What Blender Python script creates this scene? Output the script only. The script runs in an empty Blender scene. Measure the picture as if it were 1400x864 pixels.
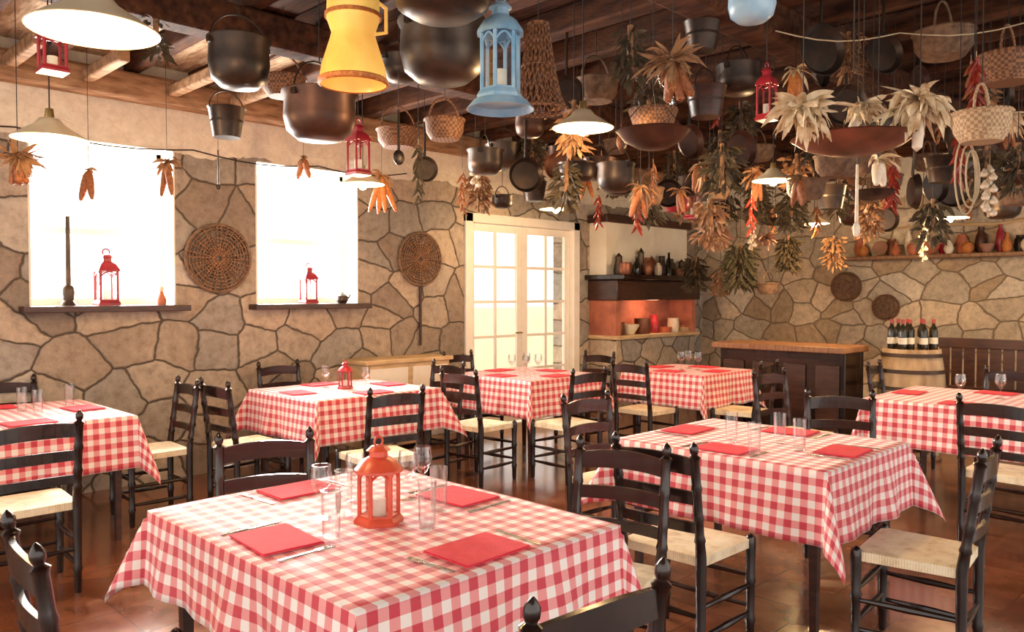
import bpy, bmesh, math, random
from mathutils import Vector, Matrix
random.seed(7)
PI=math.pi; S2=math.sqrt(2); R_=math.radians
sc=bpy.context.scene; C=sc.collection
CAMH=1.5; F=1090.0; TH=math.atan(30/F); CEIL=3.35
HV=Vector((1/S2,1/S2,0)); RV=Vector((1/S2,-1/S2,0)); ZV=Vector((0,0,1))
FV=HV*math.cos(TH)-ZV*math.sin(TH); UV=HV*math.sin(TH)+ZV*math.cos(TH)
def ray(px,py): return FV+RV*((px-700)/F)+UV*((432-py)/F)
def at(px,py,d):
    r=ray(px,py); return Vector((0,0,CAMH))+r*(d/r.dot(HV))
def atz(px,py,z):
    r=ray(px,py); return Vector((0,0,CAMH))+r*((z-CAMH)/r.z)
def W(X,Y,z=0): return Vector(((X+Y)/S2,(Y-X)/S2,z))

# ---------------- materials ----------------
def nodes(name):
    m=bpy.data.materials.new(name); m.use_nodes=True
    nt=m.node_tree; b=nt.nodes['Principled BSDF']; return m,nt,b
def N(nt,t,**k):
    n=nt.nodes.new(t)
    for a,v in k.items(): setattr(n,a,v)
    return n
def ramp(nt,fac,stops,interp='LINEAR'):
    r=N(nt,'ShaderNodeValToRGB'); r.color_ramp.interpolation=interp
    e=r.color_ramp.elements
    while len(e)<len(stops): e.new(0.5)
    for i,(p,c) in enumerate(stops):
        e[i].position=p; e[i].color=(c[0],c[1],c[2],1)
    nt.links.new(fac,r.inputs['Fac']); return r.outputs['Color']
def math_(nt,op,a,b=None,c=None):
    n=N(nt,'ShaderNodeMath',operation=op)
    for i,v in enumerate((a,b,c)):
        if v is None: continue
        if isinstance(v,(int,float)): n.inputs[i].default_value=v
        else: nt.links.new(v,n.inputs[i])
    return n.outputs[0]
def mat(name,col,rough=.5,metal=0,col2=None,scale=8,bump=0,bscale=40,stretch=(1,1,1),emit=None,es=0,coat=0,spec=.5):
    m,nt,b=nodes(name)
    b.inputs['Roughness'].default_value=rough; b.inputs['Metallic'].default_value=metal
    b.inputs['Specular IOR Level'].default_value=spec
    b.inputs['Base Color'].default_value=(*col,1)
    tc=N(nt,'ShaderNodeTexCoord'); mp=N(nt,'ShaderNodeMapping'); mp.inputs['Scale'].default_value=stretch
    nt.links.new(tc.outputs['Object'],mp.inputs['Vector'])
    if col2 is None: col2=tuple(c*.6 for c in col)
    n=N(nt,'ShaderNodeTexNoise'); n.inputs['Scale'].default_value=scale; n.inputs['Detail'].default_value=4
    nt.links.new(mp.outputs[0],n.inputs['Vector'])
    nt.links.new(ramp(nt,n.outputs['Fac'],[(.35,col),(.68,col2)]),b.inputs['Base Color'])
    if bump:
        n2=N(nt,'ShaderNodeTexNoise'); n2.inputs['Scale'].default_value=bscale
        nt.links.new(mp.outputs[0],n2.inputs['Vector'])
        bp=N(nt,'ShaderNodeBump'); bp.inputs['Strength'].default_value=bump; bp.inputs['Distance'].default_value=.01
        nt.links.new(n2.outputs['Fac'],bp.inputs['Height']); nt.links.new(bp.outputs[0],b.inputs['Normal'])
    if emit:
        b.inputs['Emission Color'].default_value=(*emit,1); b.inputs['Emission Strength'].default_value=es
    if coat: b.inputs['Coat Weight'].default_value=coat
    return m
def stone(name,axis,plaster_z=None,stones=None,mortar=(.10,.075,.055),scale=2.5,mw=.022):
    m,nt,b=nodes(name); L=nt.links.new
    tc=N(nt,'ShaderNodeTexCoord'); sp=N(nt,'ShaderNodeSeparateXYZ'); L(tc.outputs['Object'],sp.inputs[0])
    cb=N(nt,'ShaderNodeCombineXYZ'); L(sp.outputs[axis],cb.inputs[0])
    L(math_(nt,'MULTIPLY',sp.outputs[2],1.3),cb.inputs[1])
    def nse(s,d,r=.5):
        q=N(nt,'ShaderNodeTexNoise'); q.inputs['Scale'].default_value=s; q.inputs['Detail'].default_value=d; q.inputs['Roughness'].default_value=r
        L(tc.outputs['Object'],q.inputs['Vector']); return q
    nz=nse(2.8,4,.55)
    vm=N(nt,'ShaderNodeVectorMath',operation='SUBTRACT'); L(nz.outputs['Color'],vm.inputs[0]); vm.inputs[1].default_value=(.5,.5,.5)
    vs=N(nt,'ShaderNodeVectorMath',operation='SCALE'); L(vm.outputs[0],vs.inputs[0]); vs.inputs['Scale'].default_value=.17
    va=N(nt,'ShaderNodeVectorMath',operation='ADD'); L(cb.outputs[0],va.inputs[0]); L(vs.outputs[0],va.inputs[1])
    ve=N(nt,'ShaderNodeTexVoronoi',voronoi_dimensions='2D',feature='DISTANCE_TO_EDGE'); ve.inputs['Scale'].default_value=scale
    vf=N(nt,'ShaderNodeTexVoronoi',voronoi_dimensions='2D',feature='F1'); vf.inputs['Scale'].default_value=scale
    for q in (ve,vf): q.inputs['Randomness'].default_value=.9
    L(va.outputs[0],ve.inputs['Vector']); L(va.outputs[0],vf.inputs['Vector'])
    s2=N(nt,'ShaderNodeSeparateColor'); L(vf.outputs['Color'],s2.inputs[0])
    stones=stones or [(0,(.31,.255,.205)),(.22,(.45,.39,.32)),(.42,(.37,.34,.30)),(.62,(.54,.45,.35)),(.8,(.40,.33,.26)),(.92,(.52,.47,.40)),(1,(.46,.36,.26))]
    col=ramp(nt,s2.outputs[0],stones,'CONSTANT')
    n3=nse(12,9,.7); n4=nse(38,4,.7); n5=nse(1.1,3)
    mx=N(nt,'ShaderNodeMix',data_type='RGBA',blend_type='MULTIPLY'); mx.inputs[0].default_value=1
    L(col,mx.inputs[6]); L(ramp(nt,n3.outputs['Fac'],[(.3,(.62,.58,.54)),(.5,(.97,.96,.95)),(.7,(1.22,1.2,1.17))]),mx.inputs[7])
    mx2=N(nt,'ShaderNodeMix',data_type='RGBA',blend_type='MULTIPLY'); mx2.inputs[0].default_value=1
    L(mx.outputs[2],mx2.inputs[6]); L(ramp(nt,n5.outputs['Fac'],[(.35,(.86,.83,.80)),(.65,(1.1,1.08,1.06))]),mx2.inputs[7])
    dist=math_(nt,'SUBTRACT',ve.outputs['Distance'],math_(nt,'MULTIPLY',math_(nt,'SUBTRACT',n3.outputs['Fac'],.5),.035))
    fac=ramp(nt,dist,[(mw*.4,(0,0,0)),(mw*1.5,(1,1,1))])
    m2=N(nt,'ShaderNodeMix',data_type='RGBA'); L(fac,m2.inputs[0]); m2.inputs[6].default_value=(*mortar,1); L(mx2.outputs[2],m2.inputs[7])
    h=ramp(nt,dist,[(0,(0,0,0)),(.045,(.9,.9,.9)),(.2,(1,1,1))])
    hh=math_(nt,'ADD',math_(nt,'MULTIPLY',h,.8),math_(nt,'ADD',math_(nt,'MULTIPLY',n3.outputs['Fac'],.8),math_(nt,'MULTIPLY',n4.outputs['Fac'],.3)))
    bp=N(nt,'ShaderNodeBump'); bp.inputs['Strength'].default_value=.8; bp.inputs['Distance'].default_value=.024
    out=m2.outputs[2]
    if plaster_z:
        f=math_(nt,'GREATER_THAN',math_(nt,'ADD',sp.outputs[2],math_(nt,'MULTIPLY',nz.outputs['Fac'],.25)),plaster_z+.12)
        m3=N(nt,'ShaderNodeMix',data_type='RGBA'); L(f,m3.inputs[0]); L(out,m3.inputs[6])
        L(ramp(nt,n3.outputs['Fac'],[(.3,(.66,.58,.46)),(.6,(.84,.77,.64))]),m3.inputs[7])
        out=m3.outputs[2]
        hh=math_(nt,'MULTIPLY',hh,math_(nt,'SUBTRACT',1,math_(nt,'MULTIPLY',f,.85)))
    L(hh,bp.inputs['Height']); L(bp.outputs[0],b.inputs['Normal']); L(out,b.inputs['Base Color'])
    b.inputs['Roughness'].default_value=.8; b.inputs['Specular IOR Level'].default_value=.3
    return m
def gingham():
    m,nt,b=nodes('gingham_cloth'); L=nt.links.new
    tc=N(nt,'ShaderNodeTexCoord'); sp=N(nt,'ShaderNodeSeparateXYZ'); L(tc.outputs['UV'],sp.inputs[0])
    fs=[]
    for i in (0,1):
        fs.append(math_(nt,'GREATER_THAN',math_(nt,'FRACT',math_(nt,'MULTIPLY',sp.outputs[i],1/.064)),.5))
    f=math_(nt,'MULTIPLY',math_(nt,'ADD',fs[0],fs[1]),.5)
    col=ramp(nt,f,[(0,(.94,.86,.82)),(.4,(.86,.33,.33)),(.9,(.62,.045,.075))],'CONSTANT')
    n=N(nt,'ShaderNodeTexNoise'); n.inputs['Scale'].default_value=9; L(tc.outputs['Object'],n.inputs['Vector'])
    bp=N(nt,'ShaderNodeBump'); bp.inputs['Strength'].default_value=.35; bp.inputs['Distance'].default_value=.02
    L(n.outputs['Fac'],bp.inputs['Height']); L(bp.outputs[0],b.inputs['Normal'])
    L(col,b.inputs['Base Color']); b.inputs['Roughness'].default_value=.6
    b.inputs['Sheen Weight'].default_value=.25
    return m
def rush():
    m,nt,b=nodes('rush_weave'); L=nt.links.new
    tc=N(nt,'ShaderNodeTexCoord'); sp=N(nt,'ShaderNodeSeparateXYZ'); L(tc.outputs['Object'],sp.inputs[0])
    ax=math_(nt,'ABSOLUTE',sp.outputs[0]); ay=math_(nt,'ABSOLUTE',sp.outputs[1])
    g=math_(nt,'GREATER_THAN',ay,ax)
    sx=math_(nt,'SINE',math_(nt,'MULTIPLY',sp.outputs[0],620)); sy=math_(nt,'SINE',math_(nt,'MULTIPLY',sp.outputs[1],620))
    mx=N(nt,'ShaderNodeMix'); L(g,mx.inputs[0]); L(sy,mx.inputs[2]); L(sx,mx.inputs[3])
    s=mx.outputs[0]
    n=N(nt,'ShaderNodeTexNoise'); n.inputs['Scale'].default_value=18; L(tc.outputs['Object'],n.inputs['Vector'])
    v=math_(nt,'ADD',math_(nt,'MULTIPLY',s,.07),n.outputs['Fac'])
    L(ramp(nt,v,[(.25,(.68,.52,.32)),(.5,(.93,.80,.56)),(.85,(.97,.89,.70))]),b.inputs['Base Color'])
    bp=N(nt,'ShaderNodeBump'); bp.inputs['Strength'].default_value=.25; bp.inputs['Distance'].default_value=.004
    L(s,bp.inputs['Height']); L(bp.outputs[0],b.inputs['Normal']); b.inputs['Roughness'].default_value=.55
    return m
def tiles():
    m,nt,b=nodes('floor_tiles'); L=nt.links.new
    tc=N(nt,'ShaderNodeTexCoord'); br=N(nt,'ShaderNodeTexBrick'); L(tc.outputs['Object'],br.inputs['Vector'])
    br.offset=0; br.inputs['Scale'].default_value=1; br.inputs['Brick Width'].default_value=.33; br.inputs['Row Height'].default_value=.33
    br.inputs['Mortar Size'].default_value=.004
    br.inputs['Color1'].default_value=(.22,.075,.035,1); br.inputs['Color2'].default_value=(.28,.10,.045,1); br.inputs['Mortar'].default_value=(.15,.06,.03,1)
    n=N(nt,'ShaderNodeTexNoise'); n.inputs['Scale'].default_value=4; n.inputs['Detail'].default_value=6; L(tc.outputs['Object'],n.inputs['Vector'])
    v=ramp(nt,n.outputs['Fac'],[(.3,(.5,.45,.45)),(.7,(1.2,1.2,1.2))])
    mx=N(nt,'ShaderNodeMix',data_type='RGBA',blend_type='MULTIPLY'); mx.inputs[0].default_value=1; L(br.outputs['Color'],mx.inputs[6]); L(v,mx.inputs[7])
    L(mx.outputs[2],b.inputs['Base Color'])
    L(math_(nt,'ADD',math_(nt,'MULTIPLY',n.outputs['Fac'],.22),.06),b.inputs['Roughness'])
    b.inputs['Coat Weight'].default_value=.4; b.inputs['Coat Roughness'].default_value=.12
    return m
def thin_glass(name,tint=(1,1,1),g=.12,e=.6):
    m,nt,b=nodes(name); L=nt.links.new; nt.nodes.remove(b)
    o=nt.nodes['Material Output']; t=N(nt,'ShaderNodeBsdfTransparent'); t.inputs[0].default_value=(*tint,1)
    gl=N(nt,'ShaderNodeBsdfGlossy'); gl.inputs['Roughness'].default_value=.03
    lw=N(nt,'ShaderNodeLayerWeight'); lw.inputs[0].default_value=.35
    f=math_(nt,'ADD',math_(nt,'MULTIPLY',lw.outputs['Facing'],e),g)
    mx=N(nt,'ShaderNodeMixShader'); L(f,mx.inputs[0]); L(t.outputs[0],mx.inputs[1]); L(gl.outputs[0],mx.inputs[2]); L(mx.outputs[0],o.inputs[0])
    return m
def weave(name,c1,c2,sc_=60):
    m,nt,b=nodes(name); L=nt.links.new
    tc=N(nt,'ShaderNodeTexCoord'); ck=N(nt,'ShaderNodeTexChecker'); ck.inputs['Scale'].default_value=sc_
    L(tc.outputs['Object'],ck.inputs['Vector']); ck.inputs[1].default_value=(*c1,1); ck.inputs[2].default_value=(*c2,1)
    L(ck.outputs[0],b.inputs['Base Color']); b.inputs['Roughness'].default_value=.7
    bp=N(nt,'ShaderNodeBump'); bp.inputs['Strength'].default_value=.6; bp.inputs['Distance'].default_value=.005
    L(ck.outputs['Fac'],bp.inputs['Height']); L(bp.outputs[0],b.inputs['Normal'])
    return m

M=dict(
 wallL=stone('stone_window_wall',0,2.66),
 wallB=stone('stone_back_wall',1,2.75,[(0,(.50,.38,.25)),(.2,(.70,.57,.41)),(.4,(.58,.50,.38)),(.6,(.78,.63,.45)),(.78,(.64,.53,.39)),(.92,(.74,.65,.51)),(1,(.6,.46,.3))],(.28,.19,.12),2.7,.026),
 plaster=mat('plaster',(.88,.82,.70),.8,bump=.2,bscale=20,col2=(.78,.70,.56),scale=3),
 floor=tiles(),
 ceil=mat('ceiling_boards',(.085,.032,.016),.85,col2=(.028,.011,.007),scale=6,stretch=(6,.6,1),bump=.3,spec=.15),
 beam=mat('beam_wood',(.12,.045,.02),.8,col2=(.035,.013,.008),scale=5,stretch=(4,1,4),bump=.5,spec=.2),
 plate=mat('lit_beam_wood',(.50,.30,.17),.7,col2=(.22,.11,.055),scale=5,stretch=(1,4,4),bump=.5,spec=.2),  # light on the wall plate is put into this lighter orange wood colour
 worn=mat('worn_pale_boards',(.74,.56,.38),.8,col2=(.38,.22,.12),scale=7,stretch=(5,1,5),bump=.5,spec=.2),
 black=mat('black_wood',(.020,.008,.006),.25,col2=(.009,.004,.003),scale=20,coat=.3),
 dark=mat('dark_wood',(.07,.026,.015),.38,col2=(.03,.011,.008),scale=6,stretch=(1,1,5)),
 mid=mat('brown_wood',(.34,.17,.08),.45,col2=(.2,.085,.035),scale=6,stretch=(1,6,1)),
 pale=mat('pale_wood',(.74,.54,.31),.5,col2=(.54,.35,.17),scale=5,stretch=(1,1,6)),
 stave=mat('weathered_staves',(.60,.43,.25),.6,col2=(.32,.20,.10),scale=9,stretch=(1,1,.3),bump=.3),
 white=mat('white_paint',(.92,.87,.78),.45,col2=(.87,.81,.71)),
 cloth=gingham(), rush=rush(),
 red=mat('red_cloth',(.84,.055,.09),.8,col2=(.77,.04,.07),scale=30,bump=.2,bscale=200),
 redmet=mat('red_paint_metal',(.42,.025,.04),.35,col2=(.25,.02,.03)),
 orange=mat('orange_red_paint',(.75,.11,.05),.35,col2=(.55,.06,.03),scale=12),
 yellow=mat('yellow_enamel_glow',(.98,.66,.14),.3,col2=(.88,.36,.05),scale=5,emit=(1,.6,.15),es=.35),  # emission stands in for warm light falling on the hanging can
 blue=mat('blue_paint',(.16,.36,.56),.35,col2=(.42,.60,.72),scale=6),
 iron=mat('black_iron',(.028,.02,.016),.4,.5,col2=(.07,.04,.025),scale=10),
 steel=mat('steel',(.55,.52,.48),.25,.9,col2=(.35,.3,.26)),
 copper=mat('aged_copper',(.11,.045,.025),.42,.5,col2=(.045,.02,.014),scale=7),
 copperb=mat('worn_copper',(.28,.11,.06),.42,.6,col2=(.12,.05,.03),scale=7),
 tin=mat('dull_tin',(.11,.08,.06),.4,.6,col2=(.04,.028,.022),scale=6),
 glass=thin_glass('clear_glass',g=.045,e=.55), pane=thin_glass('window_glass',g=.02),
 brass=mat('brass',(.6,.42,.16),.3,.9), hoop=mat('rusty_hoop',(.10,.06,.04),.5,.5),
 candle=mat('wax',(.9,.85,.72),.5),
 enamel=mat('cream_enamel',(.95,.80,.54),.3,col2=(.9,.7,.44)),
 bulb=mat('bulb_glow',(1,.9,.6),.4,emit=(1,.72,.33),es=40),
 wick=weave('wicker',(.30,.14,.06),(.12,.05,.025)),
 wickdull=mat('rough_dark_wicker',(.24,.14,.08),.8,col2=(.11,.06,.035),scale=25,bump=.6,bscale=80),
 wickpale=weave('pale_wicker',(.60,.42,.24),(.36,.22,.12)),
 cob=mat('corn_kernels',(.66,.24,.05),.5,col2=(.42,.11,.02),scale=60,bump=.5,bscale=150),
 cobred=mat('brown_corn_kernels',(.40,.14,.045),.5,col2=(.22,.065,.02),scale=60,bump=.5,bscale=150),
 husk=mat('dry_husk',(.86,.70,.47),.75,col2=(.50,.32,.16),scale=14,bump=.4,bscale=60),
 huskb=mat('brown_husk',(.42,.22,.10),.75,col2=(.2,.095,.045),scale=14),
 herb=mat('dark_dried_herb',(.12,.085,.04),.8,col2=(.045,.032,.018),scale=12),
 green=mat('dull_green_leaves',(.12,.105,.05),.85,col2=(.07,.052,.028),scale=12),
 flower=mat('dried_flower_petals',(.38,.17,.12),.85,col2=(.24,.15,.08),scale=12),
 chili=mat('dried_chili',(.33,.03,.015),.35,col2=(.17,.015,.01),scale=30),
 garlic=mat('garlic_skin',(.84,.74,.58),.6,col2=(.68,.53,.38),scale=20),
 terra=mat('terracotta',(.56,.17,.08),.6,col2=(.38,.10,.05)),
 ceram=mat('cream_ceramic',(.84,.74,.56),.35,col2=(.72,.58,.38)),
 brick=mat('fire_brick',(.58,.19,.11),.8,col2=(.34,.11,.07),scale=6,bump=.5),
 bott=mat('dark_bottle_glass',(.02,.018,.012),.08),
 paper=mat('label_paper',(.85,.8,.68),.7),
 cork=mat('capsule_red',(.35,.04,.03),.4),
 rope=mat('rope',(.60,.46,.28),.8), cord=mat('dark_cord',(.03,.02,.015),.6),
 ground=mat('terrace_paving',(.80,.75,.6),.8,col2=(.72,.66,.5),scale=3),
 gwall=mat('garden_wall_render',(.90,.87,.70),.8,col2=(.80,.84,.6),scale=2),
)

# ---------------- mesh helper ----------------
class MB:
    def __init__(s): s.bm=bmesh.new(); s.X=Matrix.Identity(4)
    def v(s,p): return s.bm.verts.new(s.X@Vector(p))
    def f(s,vs):
        try: return s.bm.faces.new(vs)
        except ValueError: return None
    def box(s,c,d,rz=0):
        m=Matrix.Translation(c)@Matrix.Rotation(rz,4,'Z'); vs=[]
        for z in (-1,1):
            for x,y in ((-1,-1),(1,-1),(1,1),(-1,1)): vs.append(s.v(m@Vector((x*d[0]/2,y*d[1]/2,z*d[2]/2))))
        for q in ((3,2,1,0),(4,5,6,7),(0,1,5,4),(1,2,6,5),(2,3,7,6),(3,0,4,7)): s.f([vs[i] for i in q])
        return s
    def bb(s,x0,x1,y0,y1,z0,z1): return s.box(((x0+x1)/2,(y0+y1)/2,(z0+z1)/2),(x1-x0,y1-y0,z1-z0))
    def tube(s,pts,r,seg=8,closed=False):
        pts=[Vector(p) for p in pts]; n=len(pts)
        if not isinstance(r,(list,tuple)): r=[r]*n
        rings=[]; ref=None
        for i,p in enumerate(pts):
            if closed: t=pts[(i+1)%n]-pts[i-1]
            else: t=pts[min(i+1,n-1)]-pts[max(i-1,0)]
            t=t.normalized() if t.length>1e-9 else Vector((0,0,1))
            if ref is None: ref=t.orthogonal().normalized()
            ref=(ref-t*ref.dot(t)); ref=ref.normalized() if ref.length>1e-6 else t.orthogonal().normalized()
            b=t.cross(ref)
            rings.append([s.v(p+(ref*math.cos(2*PI*k/seg)+b*math.sin(2*PI*k/seg))*r[i]) for k in range(seg)])
        for i in range(n if closed else n-1):
            A=rings[i]; B=rings[(i+1)%n]
            for k in range(seg): s.f([A[k],A[(k+1)%seg],B[(k+1)%seg],B[k]])
        if not closed: s.f(rings[0][::-1]); s.f(rings[-1])
        return s
    def lathe(s,prof,seg=24,c=(0,0,0),ph=0):
        rings=[]
        for r,z in prof:
            if r<1e-5: rings.append([s.v((c[0],c[1],c[2]+z))])
            else: rings.append([s.v((c[0]+r*math.cos(ph+2*PI*k/seg),c[1]+r*math.sin(ph+2*PI*k/seg),c[2]+z)) for k in range(seg)])
        for A,B in zip(rings,rings[1:]):
            for k in range(seg):
                k2=(k+1)%seg
                if len(A)==1 and len(B)==1: continue
                if len(A)==1: s.f([A[0],B[k2],B[k]])
                elif len(B)==1: s.f([A[k],A[k2],B[0]])
                else: s.f([A[k],A[k2],B[k2],B[k]])
        return s
    def ell(s,c,r,seg=10,rings=6):
        prof=[(math.sin(PI*i/rings)*1,-math.cos(PI*i/rings)) for i in range(rings+1)]
        old=s.X; s.X=old@Matrix.Translation(c)@Matrix.Diagonal((r[0],r[1],r[2],1))
        s.lathe(prof,seg); s.X=old; return s
    def leaf(s,base,d,L,w,droop=.3,n=5,side=None,twist=0):
        d=Vector(d).normalized(); side=side or d.cross(Vector((random.uniform(-1,1),random.uniform(-1,1),random.uniform(-1,1)))).normalized()
        prev=None; p=Vector(base); dd=d.copy()
        for i in range(n+1):
            t=i/n; ww=w*math.sin(PI*min(1,(t*.9+.1)))**.7*.5 if t<1 else .001
            up=side.cross(dd)
            a=s.v(p-side*ww+up*ww*.35); m=s.v(p); b=s.v(p+side*ww+up*ww*.35)
            if prev: s.f([prev[0],prev[1],m,a]); s.f([prev[1],prev[2],b,m])
            prev=(a,m,b); dd=(dd+Vector((0,0,-droop/n))).normalized(); p=p+dd*(L/n)
            if twist: side=(Matrix.Rotation(twist/n,3,dd)@side).normalized()
        return s
    def build(s,name,m,parent=None,smooth=True,ang=40,bevel=0,loc=None):
        me=bpy.data.meshes.new(name); s.bm.normal_update(); s.bm.to_mesh(me); s.bm.free()
        me.materials.append(m)
        if smooth:
            me.polygons.foreach_set('use_smooth',[True]*len(me.polygons))
            try: me.set_sharp_from_angle(angle=R_(ang))
            except Exception: pass
        o=bpy.data.objects.new(name,me); C.objects.link(o)
        if parent: o.parent=parent
        if loc is not None: o.location=loc
        if bevel:
            b=o.modifiers.new('bevel','BEVEL'); b.width=bevel; b.segments=2; b.limit_method='ANGLE'
        return o
def thing(name,label,cat,loc=(0,0,0),rz=0,group=None):
    o=bpy.data.objects.new(name,None); C.objects.link(o); o.empty_display_size=.05
    o.location=loc; o.rotation_euler=(0,0,rz); o['label']=label; o['category']=cat
    if group: o['group']=group
    return o
def tag(o,label,cat,group=None):
    o['label']=label; o['category']=cat
    if group: o['group']=group
    return o
def struct(o): o['kind']='structure'; return o
def dup(root,loc,rz=0,label=None,group=None,scale=None):
    def cp(o,par):
        c=o.copy(); C.objects.link(c)
        if par: c.parent=par
        for ch in list(o.children): cp(ch,c)
        return c
    r=cp(root,None); r.location=loc; r.rotation_euler=(0,0,rz)
    if label: r['label']=label
    if group: r['group']=group
    if scale: r.scale=(scale,)*3
    return r
class Kind:
    """first placement uses the source itself, later ones are copies"""
    def __init__(s,fn): s.fn=fn; s.o=None
    def __call__(s,loc,label,rz=0,group=None,scale=None):
        if s.o is None:
            s.o=s.fn(); o=s.o; o.location=loc; o.rotation_euler=(0,0,rz); o['label']=label
            if group: o['group']=group
            if scale: o.scale=(scale,)*3
            return o
        o=dup(s.o,loc,rz,label,group,scale or 1)
        if not group and 'group' in o: del o['group']
        return o

# ---------------- room ----------------
WB=9.2/S2; BA=14.96/S2    # inner faces: window wall y=WB, back wall x=BA
W1=(1.60,2.645); W2=(3.345,4.40); DR=(5.77,7.68); SILL=1.41; WTOP=2.66; DTOP=2.39
XL=-2.2; YN=-2.5; TK=.42
m=MB()
for x0,x1,z0,z1 in ((XL,W1[0],0,CEIL),(W1[0],W1[1],0,SILL),(W1[0],W1[1],WTOP,CEIL),(W1[1],W2[0],0,CEIL),(W2[0],W2[1],0,SILL),(W2[0],W2[1],WTOP,CEIL),(W2[1],DR[0],0,CEIL),(DR[0],DR[1],DTOP,CEIL),(DR[1],BA+TK,0,CEIL)):
    m.bb(x0,x1,WB,WB+TK,z0,z1)
struct(m.build('wall_left',M['wallL'],smooth=False))
m=MB(); m.bb(BA,BA+TK,YN,WB,0,CEIL); struct(m.build('wall_back',M['wallB'],smooth=False))
m=MB(); m.bb(XL,BA+TK,YN,WB+TK,-.1,0); struct(m.build('floor',M['floor'],smooth=False))
m=MB(); m.bb(XL,BA+TK,YN,WB+TK,CEIL,CEIL+.1); ceiling=struct(m.build('ceiling',M['ceil'],smooth=False))
x=-1.6; k=0
while x<BA-.1:
    w=random.uniform(.1,.16); dz=random.uniform(-.02,.02)
    MB().bb(x,x+w,YN,WB-.002,3.19+dz,CEIL).build('joist',M['beam'],ceiling,bevel=.015)
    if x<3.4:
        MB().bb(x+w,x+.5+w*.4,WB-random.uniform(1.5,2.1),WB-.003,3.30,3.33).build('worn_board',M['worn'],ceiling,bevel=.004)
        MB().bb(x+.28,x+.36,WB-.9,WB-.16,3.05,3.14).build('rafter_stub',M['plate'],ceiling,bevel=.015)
    x+=.5 if k%3 else .62
    k+=1
for y,w,z in ((4.55,.2,3.0),(2.3,.22,2.98),(.2,.22,2.98)):
    MB().bb(XL,BA-.002,y-w/2,y+w/2,z,3.2).build('main_beam',M['beam'],ceiling,bevel=.03)
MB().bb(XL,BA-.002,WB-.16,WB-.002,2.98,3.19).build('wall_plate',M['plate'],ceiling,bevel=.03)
for i,(a,b) in enumerate((W1,W2)):
    win=MB()
    y0=WB+.24; fw=.05
    win.bb(a,a+fw,y0,y0+.06,SILL,WTOP); win.bb(b-fw,b,y0,y0+.06,SILL,WTOP)
    win.bb(a,b,y0,y0+.06,SILL,SILL+.06); win.bb(a,b,y0,y0+.06,WTOP-.06,WTOP)
    w=struct(win.build('window_%d'%(i+1),M['white'],smooth=False,bevel=.004))
    zm=SILL+(WTOP-SILL)*.46
    MB().bb(a+fw,b-fw,y0+.005,y0+.05,zm-.025,zm+.025).build('glazing_bar',M['white'],w)
    MB().bb(a+fw,b-fw,y0+.02,y0+.026,SILL+.06,WTOP-.06).build('pane',M['pane'],w)
    r=MB(); r.bb(a-.001,a+.012,WB-.005,y0,SILL,WTOP); r.bb(b-.012,b+.001,WB-.005,y0,SILL,WTOP); r.bb(a,b,WB-.005,y0,WTOP-.012,WTOP)
    r.build('window_reveal',M['plaster'],w,smooth=False)
    MB().bb(a-.07,b+.07,WB-.14,y0,SILL-.045,SILL+.002).build('window_sill',M['dark'],w,bevel=.005)
a,b=DR; y0=WB+.05
m=MB(); fw=.11
m.bb(a,a+fw,WB-.03,y0+.08,0,DTOP); m.bb(b-fw,b,WB-.03,y0+.08,0,DTOP); m.bb(a,b,WB-.03,y0+.08,DTOP-.1,DTOP)
door=struct(m.build('door_1',M['white'],smooth=False,bevel=.006))
mid=(a+b)/2
for (l,r) in ((a+fw,mid-.003),(mid+.003,b-fw)):
    s=.085; z0=.02; z1=DTOP-.105
    m=MB(); m.bb(l,l+s,y0,y0+.045,z0,z1); m.bb(r-s,r,y0,y0+.045,z0,z1); m.bb(l+s,r-s,y0,y0+.045,z0,z0+.2); m.bb(l+s,r-s,y0,y0+.045,z1-.08,z1)
    lf=m.build('door_leaf',M['white'],door,smooth=False,bevel=.004)
    m=MB(); m.bb((l+r)/2-.016,(l+r)/2+.016,y0+.01,y0+.035,z0+.2,z1-.08)
    for k in range(1,5):
        z=z0+.2+(z1-.08-z0-.2)*k/5; m.bb(l+s,r-s,y0+.012,y0+.033,z-.016,z+.016)
    m.build('glazing_bar',M['white'],lf,smooth=False)
    MB().bb(l+s,r-s,y0+.02,y0+.024,z0+.2,z1-.08).build('pane',M['pane'],lf,smooth=False)
MB().tube([(mid-.05,y0-.0,1.05),(mid-.05,y0-.05,1.05),(mid-.16,y0-.05,1.05)],.009).build('door_handle',M['brass'],door)
struct(MB().bb(XL-4,BA+4,WB+TK,WB+9,-.15,-.05).build('trim_1',M['ground'],smooth=False))
tag(MB().bb(4,16,WB+4.5,WB+4.7,-.05,1.25).build('garden_wall',M['gwall'],smooth=False,bevel=.02),'low pale garden wall outside the glazed double door','wall')

# ---------------- fireplace ----------------
fp=thing('fireplace','corner fireplace with pale chimney breast, dark mantel shelf and reddish brick hearth','fireplace',(0,0,0))
fx0,fx1,fy=7.9,9.72,6.08
MB().bb(fx0,fx1,fy,WB-.003,0,.93).build('hearth_base',M['wallL'],fp,bevel=.02)
MB().bb(fx0-.03,fx1+.03,fy-.06,WB-.003,.93,.98).build('hearth_slab',M['pale'],fp,bevel=.01)
m=MB(); m.bb(fx0,fx0+.1,fy,WB-.003,.98,1.42); m.bb(fx1-.1,fx1,fy,WB-.003,.98,1.42); m.bb(fx0+.1,fx1-.1,WB-.08,WB-.003,.98,1.42)
m.build('firebox',M['brick'],fp,smooth=False)
MB().bb(fx0-.04,fx1+.04,fy-.05,WB-.003,1.42,1.68).build('mantel_beam',M['dark'],fp,bevel=.015)
MB().bb(fx0-.1,fx1+.1,fy-.2,WB-.003,1.68,1.74).build('mantel_shelf',M['black'],fp,bevel=.008)
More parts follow.
